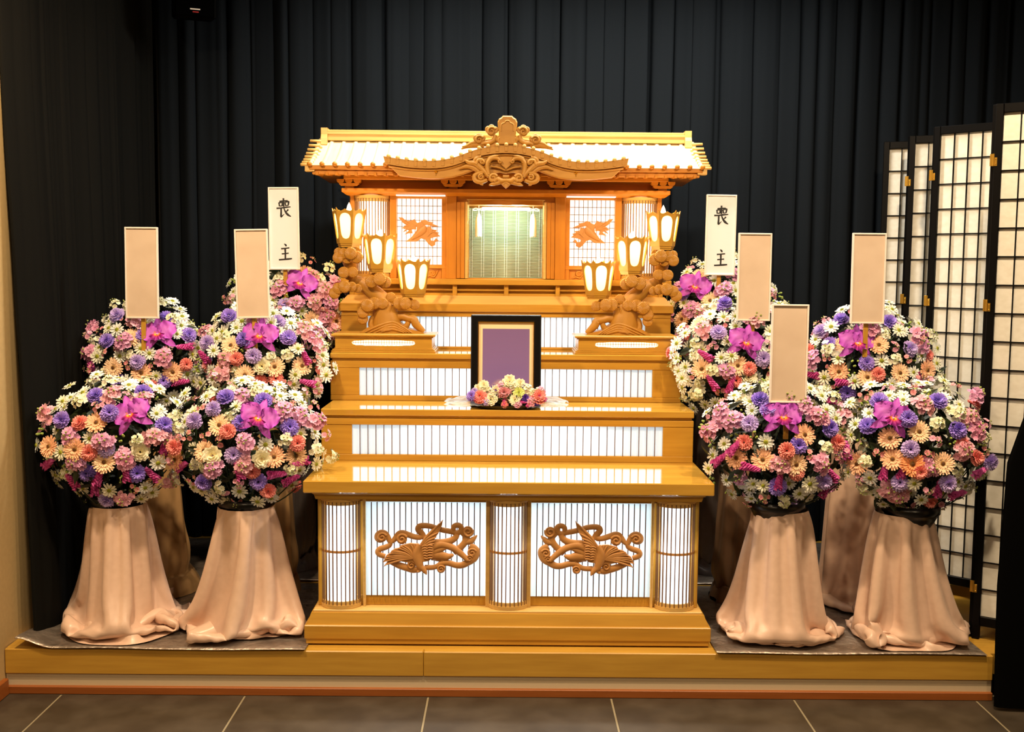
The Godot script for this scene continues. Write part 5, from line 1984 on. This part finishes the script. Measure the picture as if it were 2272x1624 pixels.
func draped(label: String, mat, c: Vector2, top_y: float, r0: float, slope: float, foot: Array, sd: int, twist: float, keep: Vector2, extra := 0.05):
	# a gathered tube of cloth let fall round the stand: particles with stretch and bend links, the deck and the stand
	var rg := RandomNumberGenerator.new()
	rg.seed = sd
	var nc := 56
	var nr := 30
	var fy := 0.1600
	var foot_r = func(a):
		var f = fposmod(a, TAU) / TAU * foot.size()
		var i = int(f) % foot.size()
		var t = f - int(f)
		return lerp(float(foot[i]), float(foot[(i + 1) % foot.size()]), t * t * (3.0 - 2.0 * t))
	var hang := top_y - fy
	var p := PackedVector3Array()
	var ux := PackedFloat32Array()
	var uz := PackedFloat32Array()
	var len_col := []
	for j in nc:
		var fr = foot_r.call(TAU * j / nc)
		len_col.append(hang + max(fr - r0 - slope * hang, 0.03) + extra)
	var amp := []
	for k in 6:
		amp.append([rg.randi_range(5, 11), rg.randf() * TAU, rg.randf_range(0.3, 1.0)])
	for i in nr:
		for j in nc:
			var a = TAU * j / nc
			var s = len_col[j] * i / float(nr - 1)
			var y = top_y - s
			var r = r0 + s * slope
			if y < fy + 0.02:
				var over = fy + 0.02 - y
				r = r0 + (s - over) * slope + over * 0.86
				y = fy + 0.012 + 0.045 * absf(sin(over * 30.0 + sin(a * 2.0 + sd) * 1.5)) + 0.012 * rg.randf()
			var w := 0.0
			for q in amp:
				w += sin(a * q[0] + q[1]) * q[2]
			var aa = a + twist * (s / hang) * (s / hang) * 0.5
			r += w * 0.005 * min(s / hang, 1.0) + rg.randf_range(-0.0015, 0.0015)
			p.append(Vector3(c.x + cos(aa) * r, y, c.y + sin(aa) * r))
			ux.append(cos(aa))
			uz.append(sin(aa))
	var old := p.duplicate()
	# links as index pairs with rest lengths
	var la := PackedInt32Array()
	var lb := PackedInt32Array()
	var lr := PackedFloat32Array()
	var lk := PackedFloat32Array()
	for i in nr:
		for j in nc:
			var s = len_col[j] * i / float(nr - 1)
			var wid = TAU * (r0 * 1.14 + s * slope * 1.34) / nc
			var k = i * nc + j
			var j1 = i * nc + (j + 1) % nc
			la.append(k); lb.append(j1); lr.append(wid); lk.append(0.5)
			la.append(k); lb.append(i * nc + (j + 2) % nc); lr.append(wid * 1.97); lk.append(0.10)
			if i < nr - 1:
				var dv = len_col[j] / float(nr - 1)
				la.append(k); lb.append(k + nc); lr.append(dv); lk.append(0.5)
				la.append(k); lb.append((i + 1) * nc + (j + 1) % nc); lr.append(sqrt(dv * dv + wid * wid)); lk.append(0.12)
				la.append(j1); lb.append(k + nc); lr.append(sqrt(dv * dv + wid * wid)); lk.append(0.12)
				if i < nr - 2:
					la.append(k); lb.append(k + 2 * nc); lr.append(dv * 2.0); lk.append(0.08)
	var nl := la.size()
	for step in 90:
		for k in range(nc, nr * nc):
			var v = (p[k] - old[k]) * 0.93
			old[k] = p[k]
			p[k] = p[k] + v + Vector3(0, -0.0011, 0)
		for it in 4:
			for l in nl:
				var a = la[l]
				var b = lb[l]
				var d = p[b] - p[a]
				var ln = d.length()
				var r = lr[l]
				if lk[l] < 0.11 and ln > r:
					continue
				var f = d * (lk[l] * (ln - r) / max(ln, 0.0001))
				if a >= nc:
					p[a] += f
				if b >= nc:
					p[b] -= f
		for k in range(nc, nr * nc):
			var q = p[k]
			var row = k / nc
			var lay = fy + 0.0010 * (nr - row)
			if q.y < lay:
				q.y = lay
				var o = old[k]
				q.x = lerp(q.x, o.x, 0.55)
				q.z = lerp(q.z, o.z, 0.55)
			var dx = q.x - c.x
			var dz = q.z - c.y
			var rr = sqrt(dx * dx + dz * dz)
			var rmin = 0.094 if q.y > fy + 0.04 else 0.112
			var along = dx * ux[k] + dz * uz[k]
			if along < rmin * 0.75:
				q.x += ux[k] * (rmin * 0.75 - along)
				q.z += uz[k] * (rmin * 0.75 - along)
				dx = q.x - c.x
				dz = q.z - c.y
				rr = sqrt(dx * dx + dz * dz)
			if rr < rmin:
				q.x = c.x + dx / max(rr, 0.001) * rmin
				q.z = c.y + dz / max(rr, 0.001) * rmin
			q.x = clamp(q.x, keep.x, keep.y)
			q.z = min(q.z, -0.006)
			p[k] = q
	# finer surface through the particles
	var fine := []
	var up := 3
	var mid := []
	for i in nr:
		var row := PackedVector3Array()
		for j in nc:
			for u in up:
				row.append(p[i * nc + j].cubic_interpolate(p[i * nc + (j + 1) % nc], p[i * nc + (j + nc - 1) % nc], p[i * nc + (j + 2) % nc], u / float(up)))
		mid.append(row)
	for i in nr - 1:
		for u in up:
			var row := PackedVector3Array()
			for j in nc * up:
				var q: Vector3 = mid[i][j].cubic_interpolate(mid[i + 1][j], mid[max(i - 1, 0)][j], mid[min(i + 2, nr - 1)][j], u / float(up))
				q.y = max(q.y, 0.1588)
				row.append(q)
			fine.append(row)
	fine.append(mid[nr - 1])
	fine.reverse()
	var st = mb()
	grid(st, fine, true)
	tag(part("stand_cloth", st, mat, null), label, "cloth", "cloths round the flower stands")


func flowers():
	# centre, radii, then the larger heads as kind, across and up in hundredths of the radii
	var L := [
		[Vector3(-1.348, 0.8, -0.22), Vector3(0.238, 0.215, 0.17), "o44,47 c-50,42 c18,52 c-7,80 c51,77 c82,31 l16,1 c-18,-40 c52,-39 g1,41 g-64,2 g-24,1 g13,-18 y59,-6 s-72,47 s-35,17 s13,12 s18,74 s72,15 s39,-15 s-28,-21 s54,67 k-6,-4 k-23,40 m-74,-26 m-40,-53 m2,-44 m-12,-65 m87,0 m69,-43 m40,-38", 0.605, "low flower arrangement at the far left front of the stage, beside the side curtain"],
		[Vector3(-0.894, 0.8, -0.22), Vector3(0.262, 0.215, 0.17), "o28,44 c-18,82 c32,74 c8,43 l-50,42 c65,33 l-1,-8 c-43,-49 c29,-54 g-20,39 g-39,-2 g49,-11 g77,-13 g-82,-20 y-25,-7 y34,-13 s56,54 s78,48 s15,11 s-24,-25 s-89,7 s89,36 s12,-24 k-7,29 k73,8 k22,-35 k39,-63 m-77,-31 m70,-53 m6,-31 m52,-40 m82,-25", 0.60, "low flower arrangement at the front left of the stage, next to the altar table"],
		[Vector3(-1.365, 1.025, -0.66), Vector3(0.225, 0.235, 0.16), "o34,48 c-52,42 l-35,76 l5,10 c73,47 c44,-21 c41,81 c9,52 c-34,-22 g-35,1 g10,-7 g57,-6 g-8,47 s-7,71 s-86,20 s-16,38 s43,16 s-93,60 m67,-23 m-71,-23 m70,30", 0.86, "taller second row flower arrangement at the far left, below the leftmost blank name board"],
		[Vector3(-0.93, 1.03, -0.64), Vector3(0.25, 0.235, 0.165), "o11,46 c-13,45 c49,47 l33,75 c-40,77 l2,19 l-73,38 g-32,35 g-48,-2 g32,3 g72,3 g-10,-9 s4,70 s71,58 s83,41 s-41,15 s-103,64 s-43,-8 k34,-17 k-24,15 m75,-23 m-104,-22 m-75,15 m74,17 y14,4 w51,22", 0.86, "taller second row flower arrangement just left of the altar steps"],
		[Vector3(-0.915, 1.205, -1), Vector3(0.235, 0.235, 0.15), "o34,50 g41,76 g55,-6 g91,-9 l12,21 s1,47 s55,66 s29,21 s57,23 s78,-1 s84,52 w0,67 s68,40 s79,23 s65,-25 s85,-26", 1.05, "highest flower arrangement at the back left, below the lettered name board"],
		[Vector3(0.919, 0.81, -0.18), Vector3(0.25, 0.215, 0.17), "o-11,50 l-52,43 c9,13 c-14,-51 c-35,76 c-26,60 g-70,-11 g-37,-11 g6,-15 g19,30 s-79,52 s-71,44 s0,75 s16,67 s-14,-18 s35,51 s-92,25 k-7,6 k9,-29 k-60,15 m-88,-17 m-51,-23 m-14,-41 m-69,5 s37,-15 c51,37 l52,-45 k67,15 m61,-35 m69,-66", 0.612, "low flower arrangement at the front right of the stage, next to the altar table"],
		[Vector3(1.366, 0.815, -0.15), Vector3(0.252, 0.22, 0.17), "o-46,48 c-75,38 c-29,49 l-28,8 l-38,-43 l23,-41 c30,35 c11,74 c-56,71 g-17,35 g-49,-8 G-25,-12 g13,-12 g-88,-22 g-53,23 s-92,41 s53,54 s-4,-21 s36,7 s-8,69 s61,33 s-51,-57 s-39,-66 k-16,-22 k56,-5 k37,14 m-57,-27 m-36,-25 m15,-52 m67,-28 m53,-65 m-93,-3", 0.608, "low flower arrangement at the far right front of the stage, before the folding screen"],
		[Vector3(0.875, 1.055, -0.6), Vector3(0.24, 0.24, 0.16), "o-9,33 l-45,49 l19,12 c-31,89 g-68,-5 g-19,2 g-74,62 s-66,53 s7,64 s-36,-8 k-21,-22 k-2,-3 m-61,14 m-53,-25 m-28,-27 y-2,-17 w-53,-6", 0.86, "taller second row flower arrangement just right of the altar steps"],
		[Vector3(1.345, 1.04, -0.55), Vector3(0.235, 0.235, 0.16), "o-40,41 c-78,43 c-28,15 c-55,80 c13,79 l40,37 c-55,-35 g-60,42 g-66,1 g21,1 g-26,-6 g67,4 g-9,43 s-82,58 s60,57 s64,43 s-92,15 s-20,66 k-11,-2 m-93,-7 m-57,-15 m59,-11", 0.86, "taller second row flower arrangement at the far right, below the rightmost blank name board"],
		[Vector3(0.885, 1.22, -1), Vector3(0.22, 0.225, 0.15), "o-59,46 g-53,74 g-38,28 g-88,-8 c-82,38 c-14,17 s-92,51 s-14,45 s-71,10 s-54,5 s11,75", 1.06, "highest flower arrangement at the back right, below the lettered name board"]]
	var i := 0
	for q in L:
		arrangement(q[0], q[1], q[2], q[4], q[3], 100 + 17 * i, 200 if q[0].z > -0.4 else 150)
		i += 1
	draped("pale pink satin cloth round the far left front flower stand, bunched on the floor", M.satin_pink, Vector2(-1.335, -0.215), 0.588, 0.091, 0.17, [0.31, 0.26, 0.215, 0.22, 0.225, 0.18, 0.17, 0.2], 3, 0.2, Vector2(-1.555, -1.045), 0.27)
	draped("pale pink satin cloth round the front left flower stand, sweeping towards the altar table", M.satin_pink, Vector2(-0.898, -0.215), 0.583, 0.091, 0.26, [0.225, 0.19, 0.15, 0.19, 0.245, 0.18, 0.17, 0.19], 8, 0.9, Vector2(-1.16, -0.686), 0.14)
	draped("pale pink satin cloth round the front right flower stand, hem spread flat", M.satin_pink, Vector2(0.935, -0.185), 0.595, 0.091, 0.17, [0.275, 0.25, 0.205, 0.22, 0.24, 0.18, 0.17, 0.2], 14, -0.3, Vector2(0.705, 1.185), 0.22)
	draped("pale pink satin cloth round the far right front flower stand, trailing towards the screen", M.satin_pink, Vector2(1.345, -0.165), 0.591, 0.091, 0.25, [0.30, 0.235, 0.165, 0.18, 0.16, 0.16, 0.18, 0.26], 21, -0.4, Vector2(1.19, 1.605), 0.17)
	cloth("brown gold damask cloth round the second row flower stand at the far left", M.satin_gold, Vector2(-1.375, -0.66), 0.85, 0.093, 0.14, [0.19, 0.18, 0.17, 0.17, 0.17, 0.16, 0.15, 0.18], 27, 0.2)
	cloth("brown gold damask cloth round the second row flower stand just left of the altar steps", M.satin_gold, Vector2(-0.94, -0.65), 0.85, 0.093, 0.112, [0.14, 0.13, 0.14, 0.16, 0.16, 0.15, 0.13, 0.13], 31, 0.1)
	cloth("grey velvet cloth round the highest flower stand at the back left", M.velvet_grey, Vector2(-0.905, -1.0), 1.04, 0.093, 0.115, [0.12, 0.12, 0.12, 0.13, 0.13, 0.12, 0.12, 0.12], 37, 0.2)
	cloth("brown gold velvet cloth round the second row flower stand just right of the altar steps", M.velvet_gold, Vector2(0.915, -0.60), 0.85, 0.093, 0.115, [0.15, 0.14, 0.13, 0.13, 0.14, 0.14, 0.13, 0.14], 41, 0.3)
	draped("dull pink satin cloth round the second row flower stand at the far right", M.satin_pink, Vector2(1.325, -0.57), 0.84, 0.091, 0.08, [0.18, 0.17, 0.17, 0.19, 0.20, 0.16, 0.15, 0.16], 45, 0.2, Vector2(1.12, 1.55), 0.06)
	cloth("silver grey velvet cloth round the highest flower stand at the back right", M.velvet_grey, Vector2(0.885, -1.0), 1.05, 0.093, 0.115, [0.12, 0.12, 0.12, 0.125, 0.125, 0.12, 0.12, 0.12], 49, -0.3)


# ------------------------------------------------------------------ name boards
func board(p0: Vector2, p1: Vector2, z: float, h: float, label: String, lettered: bool, foot: float):
	# p0, p1: middle of the lower and upper edge in x, y
	var o = thing("name_board", label, "name board", Vector3(p0.x, p0.y, z), "name boards over the flower stands")
	o.rotation.z = -atan2(p1.x - p0.x, p1.y - p0.y)
	o.rotation.x = -0.02
	var w := 0.060
	var face = M.board_white if lettered else M.board_face
	plank("panel", face, o, -w + 0.004, w - 0.004, 0.004, h - 0.004, -0.006, 0.0, 0.0)
	for s in [-1, 1]:
		plank("frame_bar", M.board, o, s * w, s * (w - 0.006), 0.0, h, -0.007, 0.005, 0.0012)
	plank("frame_bar", M.board, o, -w + 0.003, w - 0.003, h - 0.006, h, -0.007, 0.0052, 0.0012)
	plank("frame_bar", M.board, o, -w + 0.003, w - 0.003, 0.0, 0.006, -0.007, 0.0052, 0.0012)
	plank("stick", M.wood_v, o, -0.008, 0.008, -foot, 0.12, -0.016, -0.007, 0.001)
	if lettered:
		glyph(o, Vector2(0.0, h - 0.082), 0.074, [[[22, 86, 50, 88, 80, 90], [4, 5, 3]], [[50, 103, 51, 80, 51, 58], [5, 5, 4]],
			[[18, 80, 21, 70, 22, 60], [4, 4, 4]], [[18, 79, 32, 80, 43, 81, 42, 70, 40, 61], [3, 4, 5, 4]], [[22, 62, 32, 62, 41, 63], [3, 3]],
			[[61, 82, 63, 72, 64, 62], [4, 4, 4]], [[61, 82, 74, 83, 86, 85, 84, 74, 82, 64], [3, 4, 5, 4]], [[64, 64, 74, 64, 83, 66], [3, 3]],
			[[2, 50, 30, 51, 60, 54, 98, 57], [5, 4, 5, 3]], [[33, 50, 33, 30, 32, 8, 36, 6, 54, 20], [5, 5, 6, 4, 1]], [[82, 44, 74, 36, 60, 29], [5, 4, 1]], [[52, 50, 62, 32, 78, 16, 100, 5], [3, 5, 7, 2]]])
		glyph(o, Vector2(0.003, 0.068), 0.068, [[[44, 100, 54, 94, 60, 86], [2, 6, 4]], [[20, 72, 50, 74, 82, 77], [5, 4, 4]], [[24, 42, 50, 44, 76, 46], [4, 4, 4]], [[50, 74, 51, 44, 50, 10], [6, 5, 5]], [[2, 8, 40, 10, 70, 12, 100, 14], [5, 5, 6, 4]]])


func glyph(o, c: Vector2, size: float, strokes: Array):
	var st = mb()
	for s in strokes:
		var p := []
		for i in range(0, s[0].size(), 2):
			p.append(c + Vector2((s[0][i] - 50.0) / 100.0 * size * 0.78, (s[0][i + 1] - 50.0) / 100.0 * size))
		stroke(st, p, s[1].map(func(x): return x * size / 100.0 * 0.92), 0.0002, 0.0006, 4)
	part("character", st, M.ink, o)


func boards():
	board(Vector2(-1.334, 1.209), Vector2(-1.334, 1.540), -0.50, 0.331, "blank cream name board at the far left, above the flowers by the side curtain", false, 0.12)
	board(Vector2(-0.9236, 1.2144), Vector2(-0.931, 1.5354), -0.475, 0.321, "blank cream name board on the left, standing in front of the lettered board", false, 0.12)
	board(Vector2(-0.888, 1.390), Vector2(-0.8926, 1.714), -0.86, 0.324, "white name board with two brushed black characters, left of the shrine", true, 0.12)
	board(Vector2(0.9065, 0.975), Vector2(0.908, 1.294), -0.03, 0.319, "lowest blank cream name board, above the front right flowers beside the altar", false, 0.12)
	board(Vector2(0.881, 1.221), Vector2(0.882, 1.5355), -0.445, 0.3145, "blank cream name board on the right, between the lettered board and the lowest board", false, 0.12)
	board(Vector2(1.273, 1.217), Vector2(1.2735, 1.537), -0.39, 0.32, "blank cream name board at the far right, in front of the folding screen", false, 0.12)
	board(Vector2(0.836, 1.382), Vector2(0.839, 1.700), -0.86, 0.318, "white name board with two brushed black characters, right of the shrine", true, 0.12)


# ------------------------------------------------------------------ folding screen
func screen():
	var o = thing("folding_screen", "tall black lattice folding screen with white paper and brass hinges at the stage's right", "folding screen", Vector3(1.6, 0.152, -0.6))
	var apex := [Vector2(1.594, -1.236), Vector2(1.985, -1.125), Vector2(1.628, -1.03), Vector2(2.010, -0.885), Vector2(1.625, -0.755), Vector2(1.935, -0.475), Vector2(1.602, -0.180), Vector2(1.955, 0.060)]
	for i in 7:
		var a: Vector2 = apex[i] - Vector2(1.6, -0.6)
		var b: Vector2 = apex[i + 1] - Vector2(1.6, -0.6)
		var d = b - a
		var w = d.length() - 0.008
		var p := Node3D.new()
		p.name = "screen_panel"
		o.add_child(p, true)
		p.position = Vector3(a.x, 0, a.y)
		p.rotation.y = -atan2(d.y, d.x)
		if i % 2 == 0:
			p.position += Vector3(0, 0, 0.0)
		var h := 1.803
		for x in [[0.004, 0.028], [w - 0.020, w + 0.004]]:
			plank("stile", M.black_wood, p, x[0], x[1], 0.0, h, -0.011, 0.011, 0.002)
		plank("rail", M.black_wood, p, 0.028, w - 0.02, h - 0.030, h, -0.010, 0.010, 0.002)
		plank("rail", M.black_wood, p, 0.028, w - 0.02, 0.045, 0.078, -0.010, 0.010, 0.002)
		plank("paper", M.paper, p, 0.026, w - 0.018, 0.070, h - 0.02, -0.0035, -0.0025, 0.0)
		var st = mb()
		box(st, Vector3.ZERO, Vector3(0.004, h - 0.108, 0.007), 0.0005)
		var vm = fin(st)
		var cols = 7
		for k in range(1, cols):
			put("lattice_bar", vm, M.black_wood, p, Vector3(lerp(0.028, w - 0.02, k / float(cols)), (h + 0.048) / 2.0, 0.002))
		st = mb()
		box(st, Vector3.ZERO, Vector3(w - 0.048, 0.004, 0.006), 0.0005)
		var hm = fin(st)
		for k in range(1, 18):
			put("lattice_bar", hm, M.black_wood, p, Vector3((w + 0.008) / 2.0, lerp(0.078, h - 0.03, k / 18.0), 0.002))
		if i % 2 == 0 and i > 0:
			for y in [0.18, 1.14, 1.62]:
				st = mb()
				span(st, -0.008, 0.004, y - 0.020, y + 0.020, 0.010, 0.012, 0.0005)
				span(st, 0.005, 0.015, y - 0.020, y + 0.008, 0.011, 0.013, 0.0005)
				tube(st, [Vector3(0.004, y - 0.020, 0.013), Vector3(0.004, y + 0.020, 0.013)], [0.003, 0.003], 8)
				for q in [-0.012, 0.004]:
					lathe(st, [Vector2(0, 0.002), Vector2(0.0022, 0.001), Vector2(0.0025, 0)], 6, Vector3(0.011, y + q - 0.002, 0.013))
				part("hinge", st, M.brass, p)


func small_things():
	# wall plate
	var o = thing("wall_plate", "white plastic socket plate low on the left wall near the stage", "wall socket", Vector3(-1.625, 0.07, 0.245))
	var st = mb()
	span(st, 0.0, 0.008, 0.0, 0.12, -0.035, 0.035, 0.002)
	part("cover", st, M.plastic, o)
	st = mb()
	for y in [0.04, 0.08]:
		span(st, 0.008, 0.011, y - 0.014, y + 0.014, -0.018, 0.018, 0.001)
	part("socket", st, M.plastic, o)
	# loudspeaker hung high in the corner
	o = thing("loudspeaker", "black loudspeaker box with a tiny white and red mark hanging high at the left", "loudspeaker", Vector3(-1.335, 2.435, -1.22))
	o.rotation = Vector3(0.15, 0.35, 0)
	st = mb()
	box(st, Vector3(0, 0.16, 0), Vector3(0.17, 0.32, 0.16), 0.01)
	part("cabinet", st, M.black_box, o)
	st = mb()
	box(st, Vector3(0, 0.16, 0.083), Vector3(0.155, 0.30, 0.008), 0.004)
	part("grille", st, M.grille, o)
	st = mb()
	span(st, -0.020, 0.020, 0.034, 0.039, 0.087, 0.0885, 0.0)
	part("maker_mark", st, M.board, o)
	st = mb()
	span(st, -0.010, 0.014, 0.023, 0.028, 0.087, 0.0885, 0.0)
	part("red_mark", st, M.red, o)
	st = mb()
	tube(st, [Vector3(0, 0.30, -0.02), Vector3(0, 0.345, -0.02)], [0.012, 0.012], 8)
	part("bracket", st, M.black_box, o)
